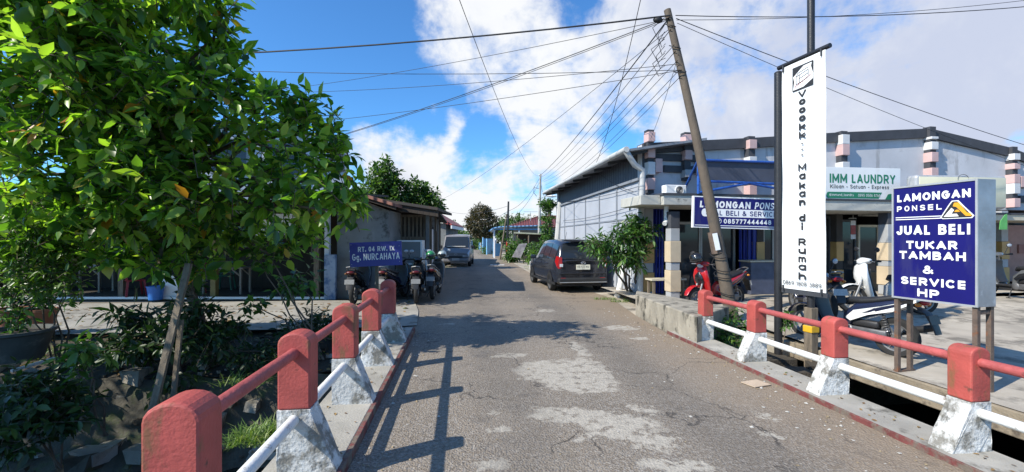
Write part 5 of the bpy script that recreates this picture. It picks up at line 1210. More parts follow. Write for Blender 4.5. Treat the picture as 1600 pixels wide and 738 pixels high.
def helmet(loc, m, label):
    root = thing('helmet', label, 'helmet', loc, 'helmets left on the parked scooters'); loc = V(loc)
    mb = MB(); mb.ball(loc, (.125, .15, .125), m, 18, 12); mb.build('shell', root)
    mb = MB(); mb.ball(loc+V((0, -.05, -.01)), (.115, .115, .075), M_glass, 16, 10); mb.build('visor', root)
    mb = MB(); mb.lathe([(.11, -.1), (.122, -.085), (.115, -.07)], loc, M_rub, UP, 18); mb.build('rim', root)
helmet(p3(673, 11.75, 1.20), mat('green helmet paint', (.03, .22, .08), .25, .5, 9, coat=.4), 'green helmet perched on the scooter right of the glass cabinet')
helmet(p3(691, 12.3, 1.20), mat('pale helmet paint', (.36, .42, .42), .25, .4, 9, coat=.4), 'pale grey green helmet on the scooter nearest the road')
helmet(P(1087, 403, 9.5), paint('black helmet paint', (.012, .012, .014)), 'black helmet hung on the bars of the red scooter')

# ---------------------------------------------------------------- cars
def car(name, label, cat, loc, rz, body_m, st, belt_clad=None):
    """st: stations x, half width, sill z, belt z, roof half width, roof z"""
    root = thing(name, label, cat, loc, None, rz)
    def ring(s):
        x, w_, zs, zb_, wr, zr = s
        h = [(0, zs-.02), (w_*.80, zs-.02), (w_-.03, zs+.05), (w_, zs+.22), (w_-.005, zb_-.14), (w_-.03, zb_), (lerp(w_-.03, wr, .55), lerp(zb_, zr-.05, .55)), (wr+.015, zr-.075), (wr-.05, zr-.018), (wr-.20, zr+.006), (0, zr+.02)]
        return [V((x, y, z)) for y, z in h] + [V((x, -y, z)) for y, z in h[-2:0:-1]]
    mb = MB(); mb.loft([ring(s) for s in st], body_m); mb.build('body', root, False, 32)
    def S(x, f, sd):
        for a, b in zip(st, st[1:]):
            if a[0] <= x <= b[0]:
                q = (x-a[0])/(b[0]-a[0]); s = [lerp(a[i], b[i], q) for i in range(6)]; break
        _, w_, zs, zb_, wr, zr = s
        y = lerp(w_-.03, wr+.015, f)+.006; z = lerp(zb_, zr-.075, f); return V((x, sd*y, z))
    return root, S
cM = paint('car paint', (.021, .023, .031), .2); M_trim = mat('bumper plastic', (.02, .021, .023), .55, .15, 6)
CST = [(-2.05, .70, .40, .90, .66, .97), (-2.02, .79, .30, .94, .72, 1.02), (-1.93, .82, .27, .97, .68, 1.26), (-1.80, .83, .26, .98, .63, 1.50), (-1.62, .83, .25, .98, .61, 1.585), (-1.0, .83, .24, .97, .60, 1.62), (-.2, .83, .24, .96, .60, 1.62), (.35, .83, .24, .95, .60, 1.575), (.70, .83, .24, .95, .62, 1.38), (1.05, .83, .25, .95, .68, 1.10), (1.25, .82, .25, .94, .70, 1.02), (1.75, .80, .27, .86, .66, .93), (1.98, .74, .32, .72, .60, .82), (2.05, .60, .40, .66, .50, .72)]
carR = G(862, 454); hd = R_(90+10)
dirc = V((math.cos(hd), math.sin(hd), 0)); lat = V((-dirc.y, dirc.x, 0))
cc = V((carR.x, carR.y, 0)) + dirc*1.26 - lat*.76
car1, S = car('parked_car', 'dark grey family car parked beside the warehouse wall, seen from behind', 'car', cc, hd, cM, CST)
for sd in (-1, 1):
    for x0, x1, f0, f1 in ((-1.72, -1.02, .10, .90), (-.97, -.22, .06, .93), (-.17, .66, .06, .92)):
        mb = MB(); n = 5; vs = []
        for i in range(n+1):
            x = lerp(x0, x1, i/n)
            vs += [S(x, f0, sd), S(x, f1, sd)+V((0, sd*.002, 0))]
        mb.add(vs, [(2*i, 2*i+2, 2*i+3, 2*i+1) for i in range(n)], M_glass, True); mb.build('side_window', car1, False)
    mb = MB()
    for xa, xb in ((-1.0, -.985), (-.205, -.19), (.80, .81)): mb.add([V((xa, sd*.834, .36)), V((xb, sd*.834, .36)), V((xb, sd*.806, .95)), V((xa, sd*.806, .95))], [(0, 1, 2, 3)], M_blk)
    mb.bar((-1.9, sd*.835, .28), (1.6, sd*.835, .28), .02, .07, M_trim); mb.build('door_seams', car1, False)
    for x in (-.88, -.08): mb = MB(); mb.box((x, sd*.835, .85), (.18, .03, .035), cM, 0, .01); mb.build('door_handle', car1, False)
    mb = MB(); mb.box((.66, sd*.92, 1.0), (.12, .20, .14), cM, 0, .04); mb.build('wing_mirror', car1, False)
    mb = MB(); mb.loft([[V((-2.06, sd*.68, .76)), V((-2.05, sd*.765, .74)), V((-2.0, sd*.81, .80)), V((-2.02, sd*.70, .78))], [V((-2.058, sd*.65, .90)), V((-2.04, sd*.77, .92)), V((-1.90, sd*.835, .95)), V((-2.0, sd*.66, .92))], [V((-2.055, sd*.655, 1.08)), V((-2.035, sd*.735, 1.10)), V((-1.93, sd*.80, 1.12)), V((-1.99, sd*.67, 1.08))]], M_lampred); tl = mb.build('taillight', car1, False, 30)
    mb = MB(); mb.box((-2.072, sd*.68, .84), (.02, .10, .09), M_lampcl, 0, .005); mb.build('reverse_lamp', tl, False)
    mb = MB(); mb.box((1.93, sd*.62, .70), (.15, .3, .13), M_lampcl, sd*-.4, .03); mb.build('headlight', car1, False)
    mb = MB(); mb.box((-2.075, sd*.62, .44), (.02, .16, .05), M_lampred, 0, .005); mb.build('reflector', car1, False)
    for x in (-1.26, 1.27):
        mb = MB(); ar = [(math.cos(math.pi*i/12)*.345, math.sin(math.pi*i/12)*.345+.30) for i in range(13)]
        mb.add([V((x+a, sd*.837, z)) for a, z in ar]+[V((x+.345, sd*.836, .22)), V((x-.345, sd*.836, .22))], [tuple(range(15))], M_blk); mb.build('wheel_arch', car1, False)
        wheel('wheel', car1, (x, sd*.755, .29), .29, .18, 10)
# tailgate
mb = MB(); vs = []
for z, x, y in ((1.015, -2.035, .665), (1.13, -1.995, .655), (1.26, -1.945, .63), (1.38, -1.885, .60), (1.49, -1.82, .565)): vs += [V((x-.008, yy*y, z+.012)) for yy in (-1, -.5, 0, .5, 1)]
mb.add(vs, [(j*5+i, j*5+i+1, (j+1)*5+i+1, (j+1)*5+i) for j in range(4) for i in range(4)], M_glass, True); mb.build('rear_window', car1, False)
mb = MB(); mb.box((-1.83, 0, 1.585), (.22, 1.12, .035), cM, 0, .012); mb.build('spoiler', car1, False)
mb = MB(); mb.box((-2.085, 0, .785), (.015, .44, .15), mat('cream plate', (.74, .72, .60), .5, .03), 0, .004)
mb.text('KB 1125 WG', (-2.094, 0, .80), (0, -1, 0), UP, .36, .06, M_txtb, .002, .015); mb.text('09-27', (-2.094, 0, .735), (0, -1, 0), UP, .09, .025, M_txtb, .002, .01); mb.build('number_plate', car1, False)
mb = MB(); mb.box((-2.08, 0, .98), (.04, 1.1, .03), cM, 0, .01); mb.tube([(-2.095, math.cos(a)*.07, .91+math.sin(a)*.04) for a in [i*.42 for i in range(16)]], .008, M_chrome, 6); mb.tube([(-2.095, .05, .885), (-2.095, 0, .93), (-2.095, -.05, .885)], .008, M_chrome, 6); mb.build('badge', car1, False)
mb = MB(); mb.box((-2.03, 0, .38), (.16, 1.56, .17), M_trim, 0, .05); mb.box((-2.07, 0, .60), (.05, 1.50, .035), cM, 0, .012); mb.bar((-2.115, -.74, .33), (-2.115, .74, .33), .02, .02, M_galv); mb.build('rear_bumper', car1, False)
mb = MB(); mb.tube([(-2.07, -.30, 1.0), (-2.07, -.02, .985), (-2.07, .30, 1.035)], .012, M_plast, 6); mb.build('rear_wiper', car1, False)
mb = MB(); mb.tube([(-.9, .2, 1.64), (-1.05, .2, 1.86)], .006, M_blk, 5); mb.build('aerial', car1, False)
mb = MB(); mb.box((0, 0, .24), (3.5, 1.4, .12), M_blk); mb.build('underbody', car1, False)
# silver grey van facing the camera up the lane
vM = paint('van paint', (.20, .195, .20), .3)
VST = [(-2.0, .76, .36, .95, .66, 1.80), (-1.9, .82, .30, 1.0, .70, 1.86), (0, .83, .28, 1.0, .70, 1.90), (.95, .83, .28, 1.0, .70, 1.87), (1.15, .83, .28, 1.0, .70, 1.80), (1.45, .83, .28, 1.02, .735, 1.42), (1.68, .83, .28, .98, .76, 1.10), (1.95, .80, .30, .80, .70, .96), (2.05, .74, .34, .66, .64, .80)]
vp = P(717, 373, 27.2); vp.z = 0; hv = R_(-94+6)
van, S = car('parked_van', 'grey passenger van parked on the left of the lane facing the camera', 'van', vp, hv, vM, VST)
mb = MB(); vs = []
for x, y, z in ((1.665, .70, 1.13), (1.45, .68, 1.44), (1.20, .645, 1.745)): vs += [V((x+.02, yy*y, z+.02)) for yy in (-1, -.5, 0, .5, 1)]
mb.add(vs, [(j*5+i, j*5+i+1, (j+1)*5+i+1, (j+1)*5+i) for j in range(2) for i in range(4)], M_glass, True); mb.build('windscreen', van, False)
mb = MB(); mb.box((1.50, 0, 1.145), (.16, 1.1, .06), mat('dashboard sunshade', (.55, .54, .50), .7, .2, 8), 0, .02); mb.box((1.70, 0, 1.185), (.05, 1.1, .05), MATS['dashboard sunshade'], 0, .02); mb.build('sunshade', van, False)
for sd in (-1, 1):
    mb = MB(); mb.loft([[V((2.06, sd*.40, .62)), V((2.05, sd*.72, .64)), V((1.9, sd*.80, .70))], [V((2.04, sd*.42, .74)), V((2.0, sd*.76, .84)), V((1.82, sd*.82, .98))]], M_lampcl); mb.build('headlight', van, False)
    for x0, x1 in ((-1.75, -.75), (-.65, .2), (.3, 1.2)):
        mb = MB(); vs = []
        for i in range(5): x = lerp(x0, x1, i/4); vs += [S(x, .10, sd), S(x, .88, sd)]
        mb.add(vs, [(2*i, 2*i+2, 2*i+3, 2*i+1) for i in range(4)], M_glass, True); mb.build('side_window', van, False)
    mb = MB(); mb.box((1.35, sd*.94, 1.15), (.1, .18, .2), M_plast, 0, .03); mb.build('wing_mirror', van, False)
    for x in (-1.25, 1.3): wheel('wheel', van, (x, sd*.75, .30), .30, .18, 8)
    mb = MB(); mb.box((2.06, sd*.62, .42), (.05, .2, .09), M_lampcl, 0, .02); mb.build('fog_lamp', van, False)
mb = MB(); mb.box((2.06, 0, .60), (.06, .8, .07), M_plast, 0, .02); mb.box((2.05, 0, .40), (.1, 1.0, .14), M_plast, 0, .03); mb.build('grille', van, False)
mb = MB(); mb.box((2.04, 0, .40), (.14, 1.52, .2), vM, 0, .05); mb.build('front_bumper', van, False)
mb = MB(); mb.box((2.125, 0, .45), (.02, .42, .14), M_plate, 0, .004); mb.build('number_plate', van, False)
mb = MB(); mb.tube([(2.06, math.cos(a)*.08, .74+math.sin(a)*.045) for a in [i*.42 for i in range(16)]], .01, M_chrome, 6); mb.build('badge', van, False)
mb = MB(); mb.bar((1.69, -.5, 1.12), (1.66, .05, 1.16), .02, .02, M_plast); mb.bar((1.69, .05, 1.12), (1.66, .55, 1.16), .02, .02, M_plast); mb.build('wiper', van, False)
# ---------------------------------------------------------------- plants
LM_big = leaf_mat('broad leaves', [(0, (.026, .066, .014)), (.2, (.060, .140, .024)), (.42, (.125, .245, .036)), (.68, (.23, .37, .055)), (.965, (.38, .50, .085)), (.99, (.46, .20, .03))], .50, .36)
LM_mid = leaf_mat('mid leaves', [(0, (.022, .06, .012)), (.5, (.05, .125, .022)), (.85, (.095, .20, .038)), (1, (.17, .27, .06))], .32, .4)
LM_dark = leaf_mat('dark leaves', [(0, (.010, .028, .008)), (.5, (.022, .055, .012)), (1, (.05, .10, .02))], .25, .45)
LM_far = leaf_mat('far leaves', [(0, (.025, .06, .014)), (.5, (.06, .13, .026)), (1, (.13, .21, .045))], .3, .5)
LM_brown = leaf_mat('brownish leaves', [(0, (.028, .030, .014)), (.45, (.055, .055, .022)), (.8, (.10, .075, .035)), (1, (.16, .105, .05))], .22, .5)
LM_var = leaf_mat('young leaves', [(0, (.03, .08, .012)), (.5, (.07, .15, .025)), (1, (.16, .25, .05))], .35, .4)
LM_grass = leaf_mat('grass blades', [(0, (.06, .12, .02)), (.6, (.15, .25, .05)), (1, (.32, .36, .13))], .3, .5)
def pb(px, py, y, rx, ry, rz): return (P(px, py, y), (rx, ry, rz))
# the big leafy tree over the ditch
bt = thing('leafy_tree', 'big broad-leaved tree filling the left side above the ditch bank', 'tree', (-4.7, 6.9, -.4))
blobs = [pb(40, 40, 5.6, 1.3, .9, 1.0), pb(170, 70, 5.7, 1.0, .9, .8), pb(120, 170, 5.4, 1.4, 1.0, .9), pb(250, 190, 5.5, .9, .8, .75), pb(350, 175, 5.8, .75, .8, .65), pb(435, 225, 6.0, .75, .8, .75),
         pb(505, 275, 6.2, .50, .6, .62), pb(300, 290, 5.8, 1.2, .9, .65), pb(40, 260, 5.4, 1.0, .8, .8), pb(170, 290, 5.6, 1.0, .8, .55), pb(430, 320, 6.1, .85, .7, .55), pb(325, 55, 5.6, .22, .3, .55),
         pb(330, 100, 5.7, .35, .4, .45), pb(120, 0, 5.2, 1.3, .8, .5), pb(520, 318, 6.0, .34, .45, .28), pb(30, -40, 5.0, 1.5, .9, .8), pb(470, 170, 6.3, .3, .4, .25), pb(545, 290, 6.2, .22, .3, .30), pb(335, 25, 5.6, .16, .2, .35), pb(550, 318, 6.1, .18, .3, .12), pb(405, 150, 5.9, .34, .4, .28), pb(460, 175, 6.1, .34, .4, .26), pb(325, 20, 5.6, .22, .25, .3), pb(345, 75, 5.7, .25, .3, .3), pb(255, 425, 6.2, .36, .3, .22), pb(310, 410, 6.3, .4, .3, .18), pb(190, 400, 6.3, .45, .35, .18), pb(250, 395, 6.6, .5, .5, .16), pb(430, 395, 6.9, .4, .4, .14), pb(120, 390, 6.6, .5, .4, .16)]
blobs += [pb(60, 150, 6.2, 1.4, .9, 1.0), pb(230, 330, 6.4, .9, .7, .5), pb(130, 345, 6.6, 1.0, .7, .5), pb(330, 350, 6.6, .9, .7, .45), pb(60, 345, 6.4, .8, .7, .45), pb(450, 365, 6.8, .6, .6, .35), pb(250, 250, 6.6, 1.3, .7, .8)]
sb_ = []; rg = random.Random(19)
for c, r in blobs:
    sb_.append((c, (r[0]*.82, r[1]*.85, r[2]*.80)))
    for k in range(4):                          # smaller tufts pushed out of each mass: a ragged outline with gaps between
        q = rdir(rg); f = rg.uniform(.28, .5); sb_.append((c+V((q.x*r[0], q.y*r[1]*.8, q.z*r[2]))*rg.uniform(.8, 1.08), (r[0]*f, r[1]*f, r[2]*f)))
foliage('crown', bt, LM_big, sb_, 1580, 9, .232, .46, .3, 11, True, .5, M_bark, .006, keep=lambda p: not ((CX+F*p.x/p.y) > 515 and (CY-F*(p.z-H)/p.y) > 345))
mb = MB(); t0 = V((-4.75, 6.9, -.6)); t1 = P(250, 290, 6.5)
mb.tube([t0, t0.lerp(t1, .35)+V((.1, -.05, 0)), t0.lerp(t1, .7)+V((-.05, 0, 0)), t1], [.085, .075, .07, .065], M_bark, 12); mb.build('trunk', bt)
mb = MB()
for i, (c, r) in enumerate(blobs): limb(mb, t1 if i % 2 else t0.lerp(t1, .9), c+V((0, 0, -.1)), .05, .014, M_bark, i, .07, 7)
mb.build('limbs', bt)
# neighbour tree added outside the picture on the left, to shade the ditch
shade_tree = thing('leafy_tree', 'added unseen broad-leaved tree left of the big one, shading the ditch', 'tree', (-9.0, 3.2, -.4))
foliage('crown', shade_tree, LM_big, [(V((-8.8, 2.7, 3.7)), (1.2, 1.4, .8)), (V((-10.0, 2.4, 3.8)), (1.8, 1.6, .9)), (V((-11.4, 2.6, 3.8)), (1.6, 1.6, .9)), (V((-9.2, 1.4, 3.0)), (1.2, 1.0, .7))], 520, 9, .25, .46, .45, 13, True, .1)
mb = MB(); mb.tube([V((-9.0, 3.2, -.5)), V((-9.1, 3.0, 1.5)), V((-9.2, 2.5, 3.4))], [.16, .13, .09], M_bark, 10); mb.build('trunk', shade_tree)
# lower foliage hanging near the stall front, saplings and climbers
def plant(name, label, cat, base, blobs, m, nt_, per, L, ratio=.4, seed=1, droop=.3, stems=True, sr=.014, fine=True, group=None, shell=.25):
    root = thing(name, label, cat, base, group); foliage('leaves', root, m, blobs, nt_, per, L, ratio, droop, seed, fine, shell, M_bark if stems else None, .004)
    if stems:
        mb = MB()
        for i, (c, r) in enumerate(blobs):
            limb(mb, V(base)+V((.03*i-.05, .02*(i % 2), 0)), c+V((0, 0, r[2]*.5)), sr, sr*.4, M_bark, seed+i, .05, 6)
        mb.build('stem', root)
    return root
plant('sapling', 'tall sapling with small bright hand-shaped leaves beside the flower pots', 'sapling', (-6.9, 6.6, -.3), [pb(60, 350, 6.2, .35, .4, .4), pb(50, 410, 6.2, .50, .4, .40), pb(90, 440, 6.2, .3, .3, .5), pb(20, 440, 6.0, .4, .35, .4), pb(110, 400, 6.4, .25, .25, .4)], LM_var, 230, 8, .12, .34, 21)
plant('shrub', 'broad-leaved shrub growing around the leaning grey stake on the bank', 'shrub', (-4.3, 6.9, -.4), [pb(300, 485, 6.5, .30, .35, .28), pb(300, 530, 6.4, .5, .4, .28), pb(292, 445, 6.6, .14, .25, .18), pb(350, 510, 6.7, .35, .3, .22), pb(235, 535, 6.4, .4, .4, .2)], LM_dark, 190, 8, .15, .42, 22)
plant('shrub', 'low shrub with long drooping leaves left of the leaning grey stake', 'shrub', (-5.0, 6.6, -.4), [pb(200, 495, 6.5, .25, .3, .12), pb(235, 500, 6.6, .2, .25, .12), pb(190, 545, 6.3, .4, .3, .15)], LM_dark, 50, 7, .24, .3, 23, .5)
plant('shrub', 'thin bare-stemmed shrub with a few bright leaves in front of the trestle table', 'shrub', (-3.1, 7.0, -.3), [pb(405, 408, 6.8, .16, .2, .12), pb(415, 395, 6.8, .22, .2, .08), pb(470, 440, 7.2, .28, .25, .20), pb(440, 450, 7.1, .14, .2, .1), pb(395, 480, 6.9, .2, .2, .1)], LM_mid, 44, 6, .18, .42, 24, .45, sr=.017)
plant('shrub', 'bright green low shrub hanging over the dark ditch at the far left bank', 'shrub', (-5.2, 5.6, -.9), [pb(128, 545, 5.2, .20, .2, .16), pb(118, 570, 5.2, .12, .15, .18)], LM_var, 20, 7, .17, .42, 25, .55)
plant('shrub', 'dark twiggy shrub with small leaves on the bank between the stake and the railing', 'shrub', (-3.3, 6.8, -.4), [pb(395, 560, 6.6, .40, .3, .16), pb(440, 555, 6.7, .35, .3, .2), pb(350, 555, 6.5, .3, .3, .14), pb(470, 545, 6.9, .25, .3, .2)], LM_dark, 120, 7, .10, .45, 36, .3)
plant('shrub', 'leafy bank shrub with small leaves behind the second red post', 'shrub', (-2.4, 7.7, -.2), [pb(500, 500, 7.4, .35, .3, .20), pb(460, 520, 7.2, .35, .3, .18), pb(405, 545, 6.9, .35, .3, .15)], LM_dark, 120, 7, .13, .32, 26)
cr = foliage('creeper', None, LM_dark, [(R(6.75, -2.6-.5*i, -.55-.12*math.sin(i*1.7)), (.38, .22, .28)) for i in range(3, 20) if i not in (4, 5, 9)], 330, 7, .13, .55, .7, 33, False, .2, None)
tag(cr, 'dark creeper and weeds hanging over the stone bank of the ditch', 'creeper', kind='stuff')
plant('shrub', 'dark shrub mass growing over the ditch below the wide tub', 'shrub', (-5.6, 5.4, -1.2), [pb(40, 620, 5.2, .55, .4, .35), pb(100, 640, 5.3, .4, .35, .3), pb(30, 680, 5.0, .5, .4, .3)], LM_dark, 130, 8, .16, .45, 35, .5)
# potted plants at the far left
M_pot = mat('dark pot', (.06, .065, .06), .7, .3, 5, dirt=((.16, .15, .13), .58, 5)); M_terra = mat('terracotta pot', (.28, .11, .06), .8, .2, 5)
for px, py, y, r, m_, lab, lm in ((22, 522, 6.2, .42, M_pot, 'wide dark tub of plants at the far left bank', LM_mid), (20, 487, 7.3, .24, M_terra, 'terracotta pot with a dark leafy plant behind the wide tub', LM_dark), (66, 488, 7.4, .20, M_terra, 'second smaller terracotta pot right of the wide tub', LM_dark)):
    c = P(px, py, y); root = thing('potted_plant', lab, 'potted plant', c-UP*.35, 'flower pots on the left bank')
    mb = MB(); mb.lathe([(0, -.36), (r*.72, -.36), (r*.95, .0), (r*1.05, .02), (r*1.05, .06), (r*.96, .06), (r*.9, .0), (0, .0)], c, m_, UP, 24); mb.build('pot', root)
    mb = MB(); mb.lathe([(0, .012), (r*.9, .005)], c, M_soil, UP, 20); mb.build('soil', root)
    foliage('leaves', root, lm, [(c+UP*.22, (r*.9, r*.8, .22))], 26, 6, .13, .42, .3, 31, True, .2, M_bark, .005)
# leaning stake
mb = MB(); a = P(232, 668, 5.35); b = P(295, 412, 5.9); mb.bar(a, b, .085, .04, M_wood, V((0, 1, 0))); mb.bar(a+V((.13, .2, .1)), P(283, 500, 5.8), .06, .03, M_wood, V((0, 1, 0))); tag(mb.build('stake'), 'long splintered grey board leaning up out of the ditch towards the tree', 'stake')
mb = MB(); mb.bar(P(18, 580, 5.3), P(85, 560, 5.7), .04, .03, M_galv); tag(mb.build('rod'), 'thin pale rod lying over the dark bank by the pots', 'rod')
# grass tufts
def grass(name, label, spots, n, L, seed, m=LM_grass):
    rg = random.Random(seed); vs = []; fs = []
    for i in range(n):
        c, r = rg.choice(spots); p = V(c)+V((rg.uniform(-1, 1)*r[0], rg.uniform(-1, 1)*r[1], 0)); a = rg.uniform(0, 6.28); ln = rg.uniform(.3, 2.4)
        d = V((math.cos(a)*ln, math.sin(a)*ln, 1)).normalized(); sd = V((-d.y, d.x, 0)); sd = sd.normalized() if sd.length > .01 else V((1, 0, 0)); l = L*rg.uniform(.5, 1.2); w_ = L*.022; o = len(vs)
        q1 = p+d*l*.5; q2 = p+d*l*.85+V((d.x, d.y, -.5))*l*.22
        vs += [p-sd*w_, p+sd*w_, q1+sd*w_*.8, q1-sd*w_*.8, q2]; fs += [(o, o+1, o+2, o+3), (o+3, o+2, o+4)]
    me = bpy.data.meshes.new(name); me.from_pydata([tuple(v) for v in vs], [], fs); me.materials.append(m); me.update(); ob = bpy.data.objects.new(name, me); COL.objects.link(ob)
    return tag(ob, label, 'grass', kind='stuff')
def gz(px, py, z): g_ = G(px, py, z); return g_
grass('grass', 'long cut grass and tufts on the ditch banks', [(gz(395, 690, -.62), (.22, .16)), (gz(425, 680, -.62), (.15, .12)), (gz(395, 690, -.60), (.22, .16)), (gz(410, 685, -.60), (.25, .12)), (gz(380, 600, -.40), (.3, .2)), (R(7.9, -1.9, -.1), (.5, .2)), (R(7.7, -1.5, -.1), (.2, .25)), (R(8.2, -2.6, -.05), (.5, .15)), (R(7.6, -4.5, -.2), (1.0, .3)), (R(7.5, -6, -.2), (1.0, .3))], 1300, .28, 5)
grass('grass', 'weeds and short grass along the right verge and slab foot', [(G(945, 468), (.3, .12)), (G(1028, 503), (.08, .18)), (G(1040, 508), (.06, .12)), (G(970, 472), (.25, .1)), (V((-.2, 31, 0)), (.6, 1.5)), (V((-.6, 36, 0)), (.5, 2.5)), (V((1.1, 24, 0)), (.4, 2)), (V((-3.7, 23.5, 0)), (.25, 2))], 1300, .16, 6)
mb = MB(); c = P(398, 690, 3.6); 
# weeds at the end of the right railing
plant('weeds', 'bright leafy weeds growing out of the gap below the leaning pole', 'weeds', R(7.0, 4.5, -.1), [(R(6.9, 4.45, .12), (.35, .25, .2)), (R(6.6, 4.5, .0), (.3, .3, .15)), (R(7.3, 4.75, .22), (.3, .25, .18)), (R(6.3, 4.45, -.1), (.2, .3, .12))], LM_mid, 150, 7, .085, .55, 41, .2, True, .008)
plant('weeds', 'small weed clump between the banner post and its wooden base', 'weeds', R(6.2, 5.0, -.1), [(P(1232, 500, 6.9), (.10, .12, .16))], LM_mid, 24, 6, .08, .5, 42, .2, True, .008)
mb = MB(); rg = random.Random(8)
for i in range(34):
    p = R(rg.uniform(5.6, 7.1), rg.uniform(4.15, 5.2), rg.uniform(-.5, -.22)); rr_ = rg.uniform(.05, .15); mb.add([p+V((x*rg.uniform(.5, 1.3), y*rg.uniform(.5, 1.2), z*rg.uniform(.4, .9)))*rr_ for x, y, z in ((-1, -1, -1), (1, -1, -1), (1, 1, -1), (-1, 1, -1), (-1, -1, 1), (1, -1, 1), (1, 1, 1), (-1, 1, 1))], [(0, 3, 2, 1), (4, 5, 6, 7), (0, 1, 5, 4), (1, 2, 6, 5), (2, 3, 7, 6), (3, 0, 4, 7)], M_soil if i % 3 else M_old)
o = mb.build('rubble'); tag(o, 'heap of broken stone and soil in the gap behind the right railing', 'rubble', kind='stuff')
mb = MB(); mb.box(R(6.75, 4.62, -.55), (.98, 1.3, .7), M_soil, TH); structure(mb.build('soil_fill'))
# small tree by the warehouse
rt = thing('small_tree', 'small tree with long glossy leaves in front of the warehouse wall', 'tree', G(990, 466))
tb = [pb(975, 372, 11.0, .45, .4, .35), pb(940, 385, 11.0, .45, .4, .30), pb(1005, 360, 11.0, .40, .4, .30), pb(960, 400, 10.9, .40, .35, .25), pb(992, 398, 11.0, .30, .3, .3), pb(985, 350, 11.1, .3, .3, .2)]
foliage('crown', rt, LM_mid, tb, 260, 9, .20, .30, .5, 51, True, .2, M_bark, .006)
mb = MB(); g0 = G(990, 466)
for i, (c, r) in enumerate(tb): limb(mb, g0+V((.06*i-.15, 0, 0)), c, .035, .014, M_bark, i, .04, 7)
mb.build('trunk', rt)
mb = MB(); rg = random.Random(2)
mb.ball(g0+V((.03, .02, .12)), (.22, .2, .13), mat('black rubbish bag', (.02, .02, .022), .35, .2, 8, .8, 9), 12, 8); tag(mb.build('rubbish_bag'), 'crumpled black rubbish bag at the foot of the small tree', 'bag')
mb = MB()
for i in range(16):
    p = g0+V((rg.uniform(-.13, .16), -.05+rg.uniform(-.05, .05), rg.uniform(.2, 1.0))); mb.bar(p, p+V((rg.uniform(-.05, .05), .02, -rg.uniform(.08, .2))), .05, .01, M_vinyl if i % 2 else M_blk)
o = mb.build('plastic_strips'); tag(o, 'black and white plastic strips tied round the small tree stems', 'strips', kind='stuff')
# far trees
def tree(label, base, blobs, m, nt_, per, L, seed, r0=.18, fine=False, ratio=.5, group='trees beyond the roofs', shell=.45):
    root = thing('tree', label, 'tree', base, group); foliage('crown', root, m, blobs, nt_, per, L, ratio, .3, seed, fine, shell)
    mb = MB(); base = V(base); c0 = sum((b[0] for b in blobs), V((0, 0, 0)))/len(blobs); fork = base.lerp(V((base.x*.5+c0.x*.5, base.y, c0.z)), .5)
    mb.tube([base, base.lerp(fork, .5)+V((.05, 0, 0)), fork], [r0, r0*.85, r0*.7], M_bark, 9); mb.build('trunk', root); mb = MB()
    for i, (c, r) in enumerate(blobs): limb(mb, fork, c, r0*.5, r0*.12, M_bark, i, .06, 6)
    mb.build('limbs', root); return root
tree('taller bright green tree rising behind the plank shack roof', (-6.6, 22, 0), [pb(600, 280, 22, .75, .7, .7), pb(585, 300, 22, .8, .7, .7), pb(615, 300, 22, .7, .7, .8), pb(598, 262, 22, .45, .5, .45), pb(570, 320, 22, .8, .7, .6), pb(622, 325, 22, .8, .7, .6)], LM_far, 560, 9, .26, 61)
tree('lower spreading green tree right behind the plank shack roof', (-4.6, 22.5, 0), [pb(650, 298, 22.5, .75, .7, .55), pb(672, 312, 22.5, .55, .6, .45), pb(640, 318, 22.5, .8, .7, .5), pb(660, 325, 22.5, .8, .7, .4), pb(682, 325, 22.5, .35, .4, .25)], LM_far, 420, 9, .25, 62)
tree('round clipped brownish tree standing over the end of the lane', (-3.9, 58, 0), [pb(753, 345, 58, 1.95, 1.8, 1.75), pb(740, 350, 58, 1.1, 1.2, 1.2), pb(768, 350, 58, 1.0, 1.2, 1.3), pb(752, 330, 58, 1.2, 1.2, .8), pb(755, 365, 58, 1.5, 1.3, .7)], LM_brown, 900, 8, .34, 63, .26, shell=.6)
tree('feathery light green tree at the far bend of the lane', (-7.5, 70, 0), [pb(717, 372, 70, 1.6, 1.4, 1.2), pb(728, 380, 70, 1.6, 1.4, 1.2), pb(742, 385, 66, 1.5, 1.4, 1.2)], LM_far, 260, 8, .45, 64)
tree('dark green tree low behind the round brownish tree', (-3.2, 75, 0), [pb(775, 372, 75, 2.2, 1.8, 1.8), pb(745, 378, 75, 2.2, 1.8, 1.2)], LM_dark, 260, 8, .5, 65)
tree('broad green tree behind the maroon tiled roof', (2, 66, 0), [pb(800, 350, 66, 2.0, 2, 1.3), pb(820, 350, 66, 2.2, 2, 1.2), pb(785, 358, 66, 1.6, 1.6, 1.3)], LM_far, 300, 8, .5, 66)
tree('hazy green tree far behind the red roofed house', (-12, 95, 0), [pb(700, 362, 95, 2.2, 2, 2.2), pb(715, 368, 95, 2.4, 2, 2)], LM_far, 200, 7, .7, 67)
